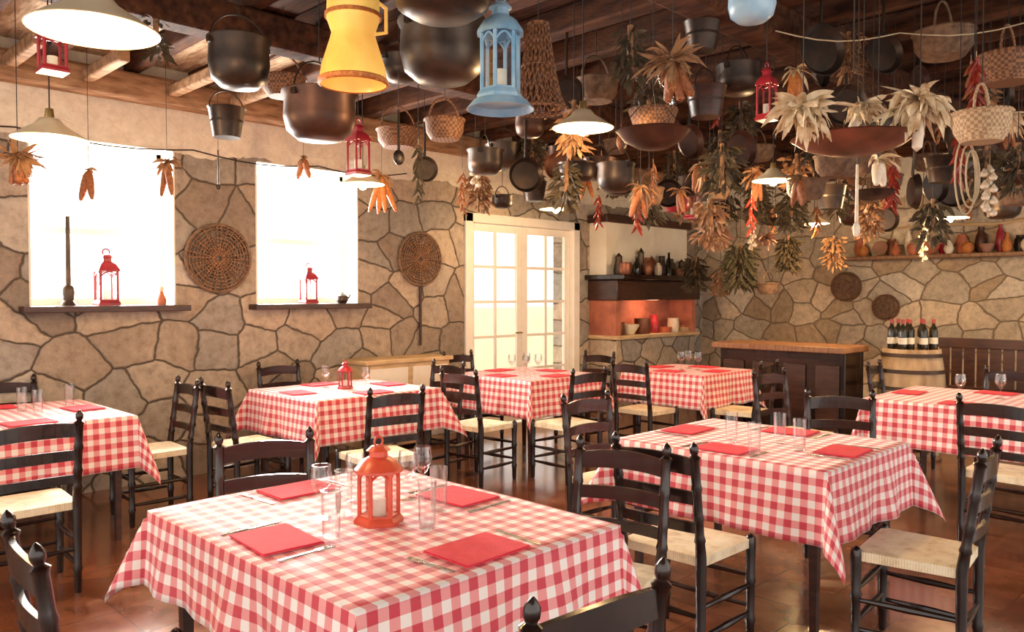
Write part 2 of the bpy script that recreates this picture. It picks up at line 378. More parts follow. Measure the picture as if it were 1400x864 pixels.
MB().bb(fx0,fx1,fy+.15,WB-.003,1.74,2.4).build('chimney_breast',M['plaster'],fp,smooth=False)
MB().bb(fx0-.05,fx1+.05,fy+.1,WB-.003,2.4,2.5).build('cornice_beam',M['dark'],fp,bevel=.01)
l=bpy.data.lights.new('hearth_fill_light','POINT'); l.energy=7; l.color=(1,.55,.32); l.shadow_soft_size=.1  # added fill lamp to brighten the brick recess, no fire burns there
lo=bpy.data.objects.new('hearth_fill_light',l); C.objects.link(lo); lo.location=(8.8,fy+.05,1.33)

# ---------------- tables and cloths ----------------
def cloth_mesh(hx,hy,drop,seed):
    rnd=random.Random(seed); bm=bmesh.new(); uv=bm.loops.layers.uv.new('UVMap')
    st=.026
    def axis(h):
        n=max(2,round(2*h/ (st*2))); c=[-h+2*h*i/n for i in range(n+1)]
        k=round(drop/st); o=[h+drop*(i+1)/k for i in range(k)]
        return [-q for q in reversed(o)]+c+o
    xs=axis(hx); ys=axis(hy); ph=[rnd.uniform(0,6.28) for _ in range(8)]; co=[rnd.uniform(.16,.34) for _ in range(4)]
    grid=[]
    for X in xs:
        row=[]
        for Y in ys:
            ea=max(0,abs(X)-hx); eb=max(0,abs(Y)-hy); sx=1 if X>0 else -1; sy=1 if Y>0 else -1
            bx=max(-hx,min(hx,X)); by=max(-hy,min(hy,Y)); z=0; ox=oy=0
            if ea>0 and eb>0:
                r=math.hypot(ea,eb); f=math.atan2(eb,ea); k=co[(sx>0)+2*(sy>0)]
                hz=r*(.07+k*math.sin(2*f)**1.5*1.25+.05*math.sin(4*f))
                hz=min(hz,r*.8); ox=hz*math.cos(f)*sx; oy=hz*math.sin(f)*sy; z=-math.sqrt(max(0,r*r-hz*hz))
            elif ea>0 or eb>0:
                e=ea or eb; t=by if ea>0 else bx; h=hy if ea>0 else hx; q=ph[(0 if ea>0 else 1)+2*(sx>0 if ea>0 else sy>0)]
                win=max(0,1-(abs(t)/h)**4)
                hz=e*.07+win*(e/drop)**1.3*(.018*math.sin(t*14+q)+.013*math.sin(t*25+q*2)+.006)
                if ea>0: ox=hz*sx
                else: oy=hz*sy
                z=-math.sqrt(max(0,e*e-hz*hz))
            p=Vector((bx+ox,by+oy,z+ (0 if (ea or eb) else .0015*math.sin(X*9+ph[5])*math.sin(Y*8+ph[6]))))
            row.append((bm.verts.new(p),(X,Y)))
        grid.append(row)
    for i in range(len(xs)-1):
        for j in range(len(ys)-1):
            q=[grid[i][j],grid[i+1][j],grid[i+1][j+1],grid[i][j+1]]
            f=bm.faces.new([a[0] for a in q]); f.smooth=True
            for l,a in zip(f.loops,q): l[uv].uv=(a[1][0]+3,a[1][1]+3)
    me=bpy.data.meshes.new('tablecloth'); bm.to_mesh(me); bm.free(); me.materials.append(M['cloth']); return me
TZ=.76
TABLES={}
def table(key,X,Y,wx,wy,drop,label,clabel,tilt=0):
    c=W(X,Y); TABLES[key]=(c,wx,wy)
    t=thing('dining_table',label,'table',c,tilt,'dining tables under gingham cloths')
    MB().bb(-wx/2+.012,wx/2-.012,-wy/2+.012,wy/2-.012,TZ-.038,TZ-.008).build('tabletop',M['dark'],t,bevel=.004)
    m=MB(); ix=wx/2-.09; iy=wy/2-.09
    for s in (-1,1):
        m.bb(-ix,ix,s*iy-.012,s*iy+.012,TZ-.13,TZ-.038); m.bb(s*ix-.012,s*ix+.012,-iy,iy,TZ-.13,TZ-.038)
    m.build('apron',M['dark'],t,smooth=False)
    for sx in (-1,1):
        for sy in (-1,1):
            MB().tube([(sx*ix,sy*iy,0),(sx*ix,sy*iy,.35),(sx*ix,sy*iy,TZ-.04)],[.02,.026,.03],4).build('leg',M['dark'],t)
    o=bpy.data.objects.new('tablecloth',cloth_mesh(wx/2,wy/2,drop,ord(key[-1])*7)); C.objects.link(o)
    o.location=(c.x,c.y,TZ); o.rotation_euler=(0,0,tilt)
    sd=o.modifiers.new('thick','SOLIDIFY'); sd.thickness=.0025; sd.offset=1
    tag(o,clabel,'tablecloth','red and white gingham tablecloths')
table('T1',-.45,2.62,1.0,1.25,.25,'nearest dining table, in the foreground under the orange lantern','gingham tablecloth on the nearest table with four red napkins')
table('T2',1.25,4.0,.95,1.1,.31,'dark-legged table right of centre with four tall glasses','gingham tablecloth with long hanging corner on the table right of centre')
table('T3',3.3,5.6,1.1,1.2,.31,'table at the right edge in front of the barrel','gingham tablecloth on the table in front of the barrel at right')
table('T4',-1.30,6.2,1.1,1.0,.31,'table below the second window in front of the stone wall','gingham tablecloth on the table below the second window')
table('T5',.14,7.4,.95,1.0,.32,'table directly in front of the glazed double door','gingham tablecloth on the table in front of the glazed door')
table('T6',1.72,7.8,.9,.9,.31,'small table between the glazed door and the bar','gingham tablecloth on the small table beside the bar counter')
table('T7',-3.05,4.82,1.1,1.1,.31,'table at the left edge under the first window','gingham tablecloth on the table at left edge under the first window')

# ---------------- chairs ----------------
def make_chair():
    t=thing('dining_chair','','chair')
    m=MB(); n=14
    def P(i,j,top):
        u=-1+2*i/n; v=-1+2*j/n; wd=.19+.022*(v+1)/2
        e=max(abs(u),abs(v)); z=.452+(.012*(1-e**6)-.012*(1-e*e) if top else -.034+.004*e)
        z+= .008 if top else 0
        return (u*wd,v*.19+.0,z)
    for top in (1,0):
        g=[[m.v(P(i,j,top)) for j in range(n+1)] for i in range(n+1)]
        for i in range(n):
            for j in range(n):
                q=[g[i][j],g[i+1][j],g[i+1][j+1],g[i][j+1]]; m.f(q if top else q[::-1])
        if top: G=g
    b=lambda g:[g[i][0] for i in range(n)]+[g[n][j] for j in range(n)]+[g[n-i][n] for i in range(n)]+[g[0][n-j] for j in range(n)]
    A=b(G); B=b(g)
    for k in range(len(A)): m.f([B[k],B[(k+1)%len(A)],A[(k+1)%len(A)],A[k]])
    m.build('seat',M['rush'],t,ang=50)
    yb=lambda z:-.19-.06*max(0,z-.45)/.45
    for s in (-1,1):
        zs=[0,.02,.1,.12,.14,.3,.42,.45,.48,.52,.53,.55,.6,.62,.64,.72,.74,.76,.85,.865,.875,.888,.905,.918,.927]
        rs=[.015,.018,.019,.023,.019,.021,.022,.022,.022,.020,.024,.019,.019,.023,.019,.019,.023,.019,.019,.024,.012,.018,.018,.010,.002]
        MB().tube([(s*.185,yb(z),z) for z in zs],rs,10).build('leg',M['black'],t)
        zs=[0,.02,.09,.11,.13,.26,.28,.3,.40,.44,.465,.475,.482]; rs=[.014,.017,.018,.023,.018,.019,.024,.019,.022,.023,.021,.013,.002]
        MB().tube([(s*.208,.185,z) for z in zs],rs,10).build('leg',M['black'],t)
    for zc,h,arch in ((.825,.066,.018),(.70,.05,.008),(.58,.042,.006)):
        m=MB(); n=10; rows=[]
        for i in range(n+1):
            x=-.18+.36*i/n; u=x/.18; yy=yb(zc)-.024*(1-u*u); zt=zc+h/2+arch*(1-u*u); zb=zc-h/2+arch*.6*(1-u*u)
            rows.append([m.v((x,yy-.008,zb)),m.v((x,yy+.008,zb)),m.v((x,yy+.008,zt)),m.v((x,yy-.008,zt))])
        for A,B in zip(rows,rows[1:]):
            for k in range(4): m.f([A[k],A[(k+1)%4],B[(k+1)%4],B[k]])
        m.f(rows[0][::-1]); m.f(rows[-1]); m.build('back_slat',M['black'],t)
    def st(p,q):
        p=Vector(p); q=Vector(q); ps=[p.lerp(q,k/6) for k in range(7)]
        MB().tube(ps,[.009,.011,.013,.015,.013,.011,.009],8).build('stretcher',M['black'],t)
    st((-.2,.185,.30),(.2,.185,.30)); st((-.2,.185,.17),(.2,.185,.17)); st((-.18,-.19,.22),(.18,-.19,.22))
    for s in (-1,1):
        st((s*.205,.18,.26),(s*.187,-.185,.26)); st((s*.205,.18,.14),(s*.187,-.185,.14))
    return t
chair=Kind(make_chair)
FACE={'+u':-PI/2,'-u':PI/2,'+v':0,'-v':PI}
CH=[(-1.03,2.13,'+u',-4,'at the left of the nearest table, in the lower left corner'),
(.03,1.81,'+v',-7,'lowest in the foreground, its back to the viewer'),
(-.95,3.14,'-v',-22,'on the far side of the nearest table, behind tall glasses'),
(.31,2.94,'-u',14,'tucked under the right end of the nearest table'),
(.74,3.38,'+u',2,'at the left side of the right-of-centre table, rush seat showing'),
(1.67,3.25,'+v',6,'at lower right, its pale rush seat fully showing'),
(.60,4.52,'-v',-5,'behind the left corner of the right-of-centre table'),
(1.93,4.62,'-u',28,'on the far side of the right-of-centre table, behind four glasses'),
(2.93,4.68,'+u',-4,'cut by the right frame edge at the barrel-side table'),
(3.88,6.18,'-u',10,'between the table at right edge and the settle'),
(3.35,6.78,'-v',6,'standing right in front of the barrel'),
(2.15,6.0,'-v',-10,'standing alone in front of the bar counter'),
(-1.86,5.60,'+u',3,'at the left side of the table below the second window'),
(-.87,5.2,'+v',-9,'with its back to viewer at the table below second window'),
(-1.86,6.76,'-v',0,'against the stone wall below the second window'),
(-.72,6.78,'-u',4,'beside the pale cupboard, right of the second window table'),
(-.26,6.42,'+u',5,'seen side-on at left of the table before the door'),
(.45,6.48,'+v',-4,'with its back to viewer at the table before the door'),
(-.38,7.99,'-v',0,'nearest the glazed door, on the far side of its table'),
(.72,7.98,'-u',0,'on the right side of the table before the glazed door'),
(1.22,7.26,'+u',0,'at the left side of the small table beside the bar'),
(2.08,7.18,'+v',5,'between the small table and the bar counter'),
(-2.45,3.98,'+v',0,'large at left edge, its back to viewer before leftmost table'),
(-2.44,5.36,'-u',-3,'at the right side of the leftmost table'),
(-3.40,5.42,'-v',0,'against the wall under the first window')]
for X,Y,fc,j,l in CH: chair(W(X,Y),'black ladder-back chair '+l,FACE[fc]+R_(j),'black ladder-back chairs with rush seats')

# ---------------- table ware ----------------
def mk_napkin():
    o=thing('napkin','','napkin'); m=MB(); m.box((0,0,.004),(.25,.19,.003)); m.build('lower_fold',M['red'],o,bevel=.001)
    MB().box((.003,.002,.0072),(.246,.186,.003),R_(.8)).build('upper_fold',M['red'],o,bevel=.001); return o
napkin=Kind(mk_napkin)
def mk_tallm():
    r=.031;h=.15
    m=MB().lathe([(0,0),(r*.8,0),(r*.85,.004),(r,h),(r-.002,h),(r*.82,.012),(0,.012)],20).build('drinking_glass',M['glass']); return tag(m,'','glass')
def mk_stemm():
    m=MB().lathe([(0,0),(.032,0),(.03,.003),(.005,.008),(.004,.07),(.015,.08),(.034,.11),(.036,.14),(.031,.175),(.0295,.175),(.034,.14),(.03,.11),(0,.085)],20).build('wine_glass',M['glass']); return tag(m,'','glass')
tall=Kind(mk_tallm); wine=Kind(mk_stemm)
def mk_fork():
    m=MB(); m.box((0,-.03,.0015),(.009,.12,.0025)); m.box((0,.045,.0015),(.02,.03,.0025))
    for k in range(4): m.box((-.0085+k*.0057,.075,.0015),(.003,.035,.002))
    return tag(m.build('fork',M['steel'],bevel=.0008),'','fork')
def mk_knife():
    m=MB(); m.box((0,-.05,.002),(.013,.09,.004)); m.box((.001,.05,.0015),(.016,.11,.0015))
    return tag(m.build('knife',M['steel'],bevel=.0008),'','knife')
fork=Kind(mk_fork); knife=Kind(mk_knife)
zt=TZ+.003
def ontab(key,du,dv,z=None):
    c,_,_=TABLES[key]; return Vector((c.x+du,c.y+dv,z if z else zt))
NL={'T1':'nearest table','T2':'right-of-centre table','T3':'barrel-side table','T4':'table below second window','T5':'table before the glazed door','T6':'small table beside the bar','T7':'leftmost table'}
SD=[(-1,0,'left'),(0,-1,'near'),(1,0,'right'),(0,1,'far')]
for key,(c,wx,wy) in TABLES.items():
    for sx,sy,nm in SD:
        ou=sx*(wx/2-.14); ov=sy*(wy/2-.13)
        rz=(PI/2 if sx else 0)+R_(random.uniform(-5,5))
        napkin(ontab(key,ou,ov),'folded red napkin on the %s side of the %s'%(nm,NL[key]),rz,'red napkins on the tables')
        if key in('T1','T2'):
            if sx: fp_,kp=(ou,.17*sx),(ou,-.17*sx)
            else: fp_,kp=(.17*sy,ov),(-.17*sy,ov)
            az=math.atan2(-sy,-sx)-PI/2
            fork(ontab(key,*fp_),'steel fork beside the %s napkin of the %s'%(nm,NL[key]),az+R_(random.uniform(-8,8)),'steel forks')
            knife(ontab(key,*kp),'steel knife beside the %s napkin of the %s'%(nm,NL[key]),az+R_(random.uniform(-8,8)),'steel knives')
def g_on(kind,px,py,label,grp): kind(atz(px,py,zt),label,random.uniform(0,3),grp)
for px,py,l in ((453,738,'tall clear tumbler just left of the orange lantern, nearest the viewer'),(470,704,'tall clear tumbler left of the orange lantern, behind the nearest one'),(584,722,'tall clear tumbler just right of the orange lantern'),(600,698,'tall clear tumbler right of the orange lantern, second back')):
    g_on(tall,px,py,l,'glasses on the nearest table')
for px,py,l in ((558,682,'stemmed wine glass behind the orange lantern'),(578,674,'stemmed wine glass furthest right behind the orange lantern'),(440,708,'stemmed wine glass left of the tumblers'),(486,686,'stemmed wine glass directly left behind the orange lantern')):
    g_on(wine,px,py,l,'glasses on the nearest table')
for px,py,l in ((1000,605,'first'),(1031,622,'second'),(1066,606,'third'),(1093,616,'fourth')):
    g_on(tall,px,py,'tall tumbler, %s from the left on the right-of-centre table'%l,'tumblers on the right-of-centre table')
for px,py,l in ((30,562,'leftmost'),(52,566,'middle'),(95,556,'rightmost')):
    g_on(tall,px,py,'%s tumbler on the leftmost table'%l,'glasses on the leftmost table')
for px,py,l in ((445,530,'left'),(500,532,'right')):
    g_on(wine,px,py,'wine glass on the table below the second window, %s of the red lantern'%l,'glasses on the table below the second window')
for key,rel,l in (('T5',((-.1,.1),(.1,-.05),(.12,.12),(-.12,-.1)),('left','front','back','lower left')),('T6',((-.08,.02),(.1,.05),(0,-.12)),('left','right','front')),('T3',((-.1,.1),(.1,-.1)),('left','right'))):
    for (u,v),q in zip(rel,l): wine(ontab(key,u,v),'%s wine glass on the %s'%(q,NL[key]),0,'wine glasses on far tables')

def lantern(label,P,w,h,mt,n=6,hung=False,rz=0,tray=None):
    t=thing('lantern',label,'lantern',P,rz); r=w/2; ph=PI/n
    b=.09*h
    MB().lathe([(0,0),(r,0),(r,b*.5),(r*.88,b),(r*.8,b),(0,b)],n,ph=ph).build('base',mt,t,ang=25)
    m=MB(); rr=r*.78; zt_=.62*h
    for k in range(n):
        a=ph+2*PI*k/n; x,y=rr*math.cos(a),rr*math.sin(a); m.tube([(x,y,b*.9),(x,y,zt_)],w*.045,5)
        a2=ph+2*PI*(k+1)/n; x2,y2=rr*math.cos(a2),rr*math.sin(a2)
        pts=[]
        for i in range(7):
            u=i/6; q=Vector((x,y,0)).lerp(Vector((x2,y2,0)),u); q.z=zt_-.09*h+.085*h*math.sin(PI*u); pts.append(q)
        m.tube(pts,w*.028,4)
        m.tube([(x,y,b+.01*h),(x2,y2,b+.01*h)],w*.03,4)
    m.build('frame',mt,t)
    MB().lathe([(r*.85,zt_),(r*1.0,zt_),(r*.98,zt_+.03*h),(r*.7,zt_+.13*h),(r*.38,zt_+.18*h),(r*.36,zt_+.24*h),(r*.5,zt_+.25*h),(r*.3,zt_+.3*h),(.001,zt_+.32*h)],n*2 if n==6 else n,ph=ph).build('roof',mt,t,ang=25)
    zc=h*.97; R=.06*h
    MB().tube([(R*math.cos(2*PI*k/12),0,zc+R*math.sin(2*PI*k/12)) for k in range(12)],w*.025,5,closed=True).build('ring_handle',mt,t)
    MB().lathe([(rr*.97,b),(rr*.97,zt_)],n,ph=ph).build('glass_panes',M['glass'],t,smooth=False)
    MB().lathe([(0,b),(r*.28,b),(r*.28,b+.2*h),(0,b+.21*h)],12).build('candle',M['candle'],t)
    if tray: MB().lathe([(0,-.01),(r*1.1,-.01),(r*1.4,-.035),(r*1.43,-.035),(r*1.12,0),(0,0)],24).build('drip_tray',tray,t)
    if hung: MB().tube([(0,0,zc+R),(0,0,CEIL-P.z)],.003,5).build('cord',M['cord'],t)
    return t
lantern('orange-red hexagonal metal lantern standing on the nearest table',atz(518,714,zt),.16,.27,M['orange'])
lantern('small red lantern standing on the table below the second window',ontab('T4',0,0),.12,.22,M['redmet'])
lantern('red candle lantern on the sill of the first window',Vector((2.12,WB,SILL+.002)),.22,.42,M['redmet'],4)
lantern('dark red candle lantern on the sill of the second window',Vector((3.86,WB,SILL+.002)),.19,.36,M['redmet'],4)
t=thing('candlestick','tall slim grey candlestick on the left end of the first window sill','candlestick',(1.85,WB-.02,SILL+.002))
MB().lathe([(0,0),(.055,0),(.05,.02),(.035,.04),(.045,.1),(.04,.14),(.02,.16),(0,.16)],16).build('base',M['tin'],t)
MB().tube([(0,0,.15),(0,0,.5),(0,0,.66)],[.02,.018,.016],10).build('stem',M['tin'],t)
t=thing('figurine','small brown figurine on the right end of the first window sill','figurine',(2.52,WB-.03,SILL+.002))
MB().lathe([(0,0),(.035,0),(.04,.04),(.02,.09),(.012,.11),(0,.11)],12).build('body',M['terra'],t); MB().ell((0,0,.13),(.022,.022,.026)).build('head',M['ceram'],t)
t=thing('teapot','small dark teapot on the sill of the second window','teapot',(4.2,WB-.03,SILL+.002))
MB().lathe([(0,0),(.04,0),(.06,.03),(.055,.07),(.03,.09),(.01,.1),(0,.115)],16).build('body',M['iron'],t); MB().tube([(.05,0,.04),(.08,0,.06),(.095,0,.09)],[.012,.009,.006]).build('spout',M['iron'],t)

# ---------------- furniture ----------------
bL=W(2.30,8.5); bR=W(3.08,7.42)
bx=(bL.x+bR.x)/2
t=thing('bar_counter','dark wooden bar counter with lighter brown top before the back wall','bar counter',(bx,(bL.y+bR.y)/2,0))
ly=abs(bL.y-bR.y)/2
MB().bb(-.04,.4,-ly,ly,0,.94).build('body',M['black'],t,bevel=.006)
MB().bb(-.14,.45,-ly-.03,ly+.05,.94,1.0).build('countertop',M['mid'],t,bevel=.01)
for k in range(4):
    y=-ly+(k+.5)*2*ly/4; MB().bb(-.06,-.04,y-ly/4+.05,y+ly/4-.05,.15,.82).build('front_panel',M['dark'],t,bevel=.008)
MB().bb(-.055,-.04,-ly,ly,0,.1).build('plinth',M['dark'],t)
bp=W(3.79,7.55); t=thing('barrel','weathered wooden barrel with dark hoops standing by the bar','barrel',bp)
MB().lathe([(0,0),(.25,0),(.285,.25),(.30,.5),(.285,.75),(.25,.985),(.235,.985),(.235,.96),(0,.96)],28).build('staves',M['stave'],t)
for z in (.06,.22,.38,.62,.78,.93):
    r=.25+.05*(1-((z-.5)/.5)**2)+.001
    MB().lathe([(r,z-.018),(r+.005,z-.018),(r+.005,z+.018),(r,z+.018)],28).build('hoop',M['hoop'],t)
def mk_bottle():
    t=thing('wine_bottle','','bottle')
    MB().lathe([(0,0),(.036,0),(.038,.01),(.038,.19),(.03,.22),(.015,.245),(.014,.3),(0,.3)],14).build('body',M['bott'],t)
    MB().lathe([(.0385,.07),(.0388,.07),(.0388,.13),(.0385,.13)],14).build('paper_label',M['paper'],t)
    MB().lathe([(.0155,.262),(.0157,.262),(.0155,.302),(0,.303)],10).build('capsule',M['cork'],t); return t
bottle=Kind(mk_bottle)
ring=[('leftmost',-.19,.0),('second from left',-.14,-.11),('third from left',-.09,.08),('fourth from left',-.045,-.06),('fifth from left',.01,.1),('sixth from left',.05,-.12),('seventh from left',.1,.0),('eighth from left',.145,.1),('rightmost',.185,-.04)]
for l,X,Y in ring:
    p=bp+W(X,Y); bottle(Vector((p.x,p.y,.961)),'dark wine bottle on the barrel, %s'%l,0,'wine bottles on the barrel')
t=thing('settle','dark wooden high-backed settle bench at right in front of the back wall','bench',W(4.75,7.7))
MB().bb(-.25,.2,-.75,.75,.40,.44).build('seat',M['dark'],t,bevel=.005)
m=MB()
m.bb(.2,.24,-.75,.75,.95,1.05); m.bb(.2,.24,-.75,.75,.5,.56)
for k in range(13):
    y=-.7+k*1.4/12; m.bb(.21,.23,y-.05,y+.05,.56,.95)
m.build('slatted_back',M['dark'],t,smooth=False,bevel=.004)
for y in (-.72,.72):
    MB().bb(.18,.24,y-.03,y+.03,0,1.06).build('post',M['dark'],t); MB().bb(-.24,-.18,y-.03,y+.03,0,.62).build('leg',M['dark'],t); MB().bb(-.27,.2,y-.03,y+.03,.62,.65).build('armrest',M['dark'],t)
t=thing('cupboard','low pale wooden cupboard against the stone wall left of the door','cupboard',(4.74,WB-.2,0))
MB().bb(-.5,.5,-.17,.19,.05,.84).build('body',M['pale'],t,bevel=.005); MB().bb(-.53,.53,-.2,.195,.84,.88).build('top',M['pale'],t,bevel=.006)
for s in (-1,1):
    d=MB().bb(s*.25-.22,s*.25+.22,-.185,-.17,.1,.8).build('door',M['white'],t,bevel=.006); MB().ell((s*.07,-.195,.5),(.012,.012,.012)).build('knob',M['brass'],d)
for sx in (-1,1):
    for sy in (-1,1): MB().box((sx*.45,sy*.14,.025),(.05,.05,.05)).build('foot',M['pale'],t)
# back wall shelf and its load
sh=MB().bb(BA-.32,BA-.002,1.5,4.25,1.93,1.975).build('wall_shelf',M['mid'],bevel=.006); tag(sh,'long brown wooden shelf on the back stone wall above the settle','shelf')
PR=dict(jug=[(0,0),(.05,0),(.09,.08),(.07,.16),(.04,.2),(.05,.24),(.044,.24),(.03,.2),(0,.19)],
 bowl=[(0,0),(.05,0),(.10,.09),(.11,.12),(.102,.12),(.05,.02),(0,.02)],
 pumpkin=[(0,.01),(.05,0),(.09,.05),(.09,.1),(.05,.14),(.01,.13),(.008,.17),(0,.17)],
 crock=[(0,0),(.07,0),(.085,.06),(.08,.13),(.06,.15),(.065,.17),(.058,.17),(0,.15)],
 vase=[(0,0),(.04,0),(.07,.1),(.05,.2),(.025,.24),(.035,.27),(.03,.27),(0,.22)],
 gourd=[(0,.01),(.05,0),(.08,.06),(.055,.12),(.028,.15),(.02,.2),(0,.21)],
 plate=None)
SH=[('jug','terracotta jug','terra'),('pumpkin','orange pumpkin','cob'),('bowl','cream glazed bowl','ceram'),('plate','red patterned plate standing upright','flower'),('crock','squat brown crock','copperb'),('gourd','reddish gourd','terra'),('vase','tall cream vase','garlic'),('pumpkin','deep red pumpkin','terra'),('jug','cream jug','ceram'),('plate','terracotta plate standing upright','terra'),('bowl','dark red bowl','redmet'),('gourd','pale gourd','ceram'),('crock','terracotta storage pot','terra'),('pumpkin','flat orange pumpkin','cob'),('jug','dark brown jug','copper'),('bowl','reddish brown bowl','flower'),('vase','slim red vase','redmet'),('gourd','small orange gourd','cob'),
('crock','dark iron crock','iron'),('pumpkin','pale cream pumpkin','ceram'),('jug','reddish clay jug with handle','flower'),('bowl','wicker bowl','wick'),('gourd','brown dried gourd','huskb'),('vase','terracotta vase','terra'),('pumpkin','brown wrinkled pumpkin','cobred'),('crock','cream lidded crock','garlic')]
for i,(nm,l,mt) in enumerate(SH):
    y=4.13-i*.1; row=i%2; t=thing(nm,'%s on the long back wall shelf'%l,nm,(BA-.095-.135*row,y,1.975))
    k=.74; hk=(1.25-.25*row)*(.85+.3*((i*7)%5)/5)
    if PR[nm]: MB().lathe([(r*k,z*hk) for r,z in PR[nm]],16).build('body',M[mt],t)
    else:
        q=MB(); q.X=Matrix.Translation((.04,0,.1))@Matrix.Rotation(-PI/2+.15,4,'Y'); q.lathe([(0,0),(.06,0),(.095,.018),(.093,.022),(.06,.006),(0,.006)],24); q.build('body',M[mt],t)
    if nm=='jug': MB().tube([(0,-.03,.19*hk),(0,-.07,.16*hk),(0,-.07,.1*hk),(0,-.055,.06*hk)],.006).build('handle',M[mt],t)
tag(MB().tube([(BA-.03,3.95,2.3),(BA-.03,3.3,2.36),(BA-.04,2.6,2.31),(BA-.03,1.9,2.4)],[.012,.02,.024,.012],8).build('driftwood_branch',M['pale']),'long pale driftwood branch fixed above the pots on the back shelf','branch')
mant=[('copper_pot','copper pot','copperb',[(0,0),(.08,0),(.1,.05),(.09,.13),(.1,.14),(.09,.14),(0,.1)]),
 ('coffee_pot','dark coffee pot','iron',[(0,0),(.07,0),(.08,.04),(.05,.14),(.055,.17),(.01,.2),(0,.21)]),
 ('bottle','dark squat bottle','bott',[(0,0),(.05,0),(.06,.04),(.055,.12),(.02,.17),(.02,.22),(0,.22)]),
 ('copper_pot','squat dented pan','copper',[(0,0),(.1,0),(.11,.04),(.11,.1),(.10,.1),(0,.03)]),
 ('jug','brown earthen jug','copperb',[(0,0),(.06,0),(.09,.07),(.06,.15),(.04,.18),(.05,.21),(0,.19)]),
 ('coffee_pot','tall tin coffee pot','tin',[(0,0),(.07,0),(.07,.02),(.045,.2),(.05,.22),(.01,.26),(0,.27)]),
 ('jar','cream lidded jar','ceram',[(0,0),(.05,0),(.06,.05),(.055,.12),(.03,.13),(.03,.15),(0,.16)]),
 ('copper_pot','round copper kettle','copperb',[(0,0),(.06,0),(.1,.05),(.09,.12),(.05,.16),(.015,.18),(0,.2)]),
 ('bottle','tall dark bottle','bott',[(0,0),(.045,0),(.045,.18),(.018,.23),(.018,.29),(0,.29)]),
 ('jug','black iron jug','iron',[(0,0),(.06,0),(.08,.06),(.05,.14),(.05,.2),(0,.2)]),
 ('basket','small wicker bread basket','wick',[(0,0),(.07,0),(.1,.09),(.095,.09),(.06,.01),(0,.01)]),
 ('jar','dark green lidded jar','green',[(0,0),(.06,0),(.07,.06),(.06,.13),(.03,.14),(.03,.17),(0,.18)]),
 ('crock','squat brown crock with wide mouth','copper',[(0,0),(.08,0),(.09,.06),(.08,.12),(.085,.14),(.078,.14),(0,.12)]),
 ('coffee_pot','small black coffee pot','iron',[(0,0),(.06,0),(.07,.04),(.045,.12),(.05,.15),(.01,.17),(0,.18)]),
 ('bottle','dusty brown bottle','copper',[(0,0),(.045,0),(.045,.15),(.018,.2),(.018,.26),(0,.26)]),
 ('copper_pot','dark saucepan','tin',[(0,0),(.08,0),(.085,.03),(.085,.12),(.078,.12),(0,.03)])]
ORD=['leftmost']+['%s from left'%q for q in ('second','third','fourth','fifth','sixth','seventh','eighth')]+['%s from right'%q for q in ('eighth','seventh','sixth','fifth','fourth','third','second')]+['rightmost']
for i,(nm,l,mt,pr) in enumerate(mant):
    t=thing(nm,'%s on the fireplace mantel shelf, %s'%(l,ORD[i]),nm.split('_')[-1],(7.93+i*.118,fy-.12+.19*(i%2),1.741))
    MB().lathe([(r*.85,z*(1.35 if i%2 else 1.05)) for r,z in pr],18).build('body',M[mt],t)
    if nm not in('bottle','jar','basket','crock'): MB().tube([(.06,0,.12),(.1,0,.11),(.1,0,.06),(.06,0,.04)],.007).build('handle',M[mt],t)
for i,(nm,l,mt,x_,pr) in enumerate([('copper_pot','small copper saucepan','copperb',8.12,[(0,0),(.08,0),(.085,.03),(.085,.16),(.08,.16),(.075,.03),(0,.02)]),
 ('stacked_bowl','cream mixing bowl','ceram',8.36,[(0,0),(.06,0),(.12,.1),(.125,.13),(.118,.13),(.06,.02),(0,.02)]),
 ('copper_pot','large copper pot','copperb',8.64,[(0,0),(.1,0),(.11,.03),(.11,.2),(.105,.2),(.1,.03),(0,.02)]),
 ('jug','red enamel jug','redmet',8.9,[(0,0),(.06,0),(.08,.06),(.06,.15),(.05,.19),(.06,.24),(0,.2)]),
 ('stacked_bowl','terracotta baking dish','terra',9.14,[(0,0),(.09,0),(.11,.07),(.105,.07),(.08,.01),(0,.01)]),
 ('crock','pale storage crock','garlic',9.36,[(0,0),(.07,0),(.085,.08),(.075,.17),(.08,.19),(.07,.19),(0,.17)])]):
    t=thing('bowl' if 'bowl' in nm else nm,l+' standing on the brick hearth','bowl' if 'bowl' in nm else nm.split('_')[-1],(x_,fy+.13,.981))
    MB().lathe(pr,20).build('body',M[mt],t)
    if 'pot' in nm: MB().tube([(-.08,0,.14),(-.12,0,.15),(-.15,0,.16)],.008).build('handle',M['iron'],t)
t=thing('bread_basket','flat basket holding round loaves on the right edge of the hearth','basket',(9.58,fy+.12,.981)); MB().lathe([(0,0),(.09,0),(.11,.06),(.105,.06),(.08,.01),(0,.01)],20).build('basket_body',M['wickpale'],t)
for dx,dy in ((-.035,0),(.04,.02)): MB().ell((dx,dy,.07),(.045,.055,.04),12,8).build('loaf',M['terra'],t)

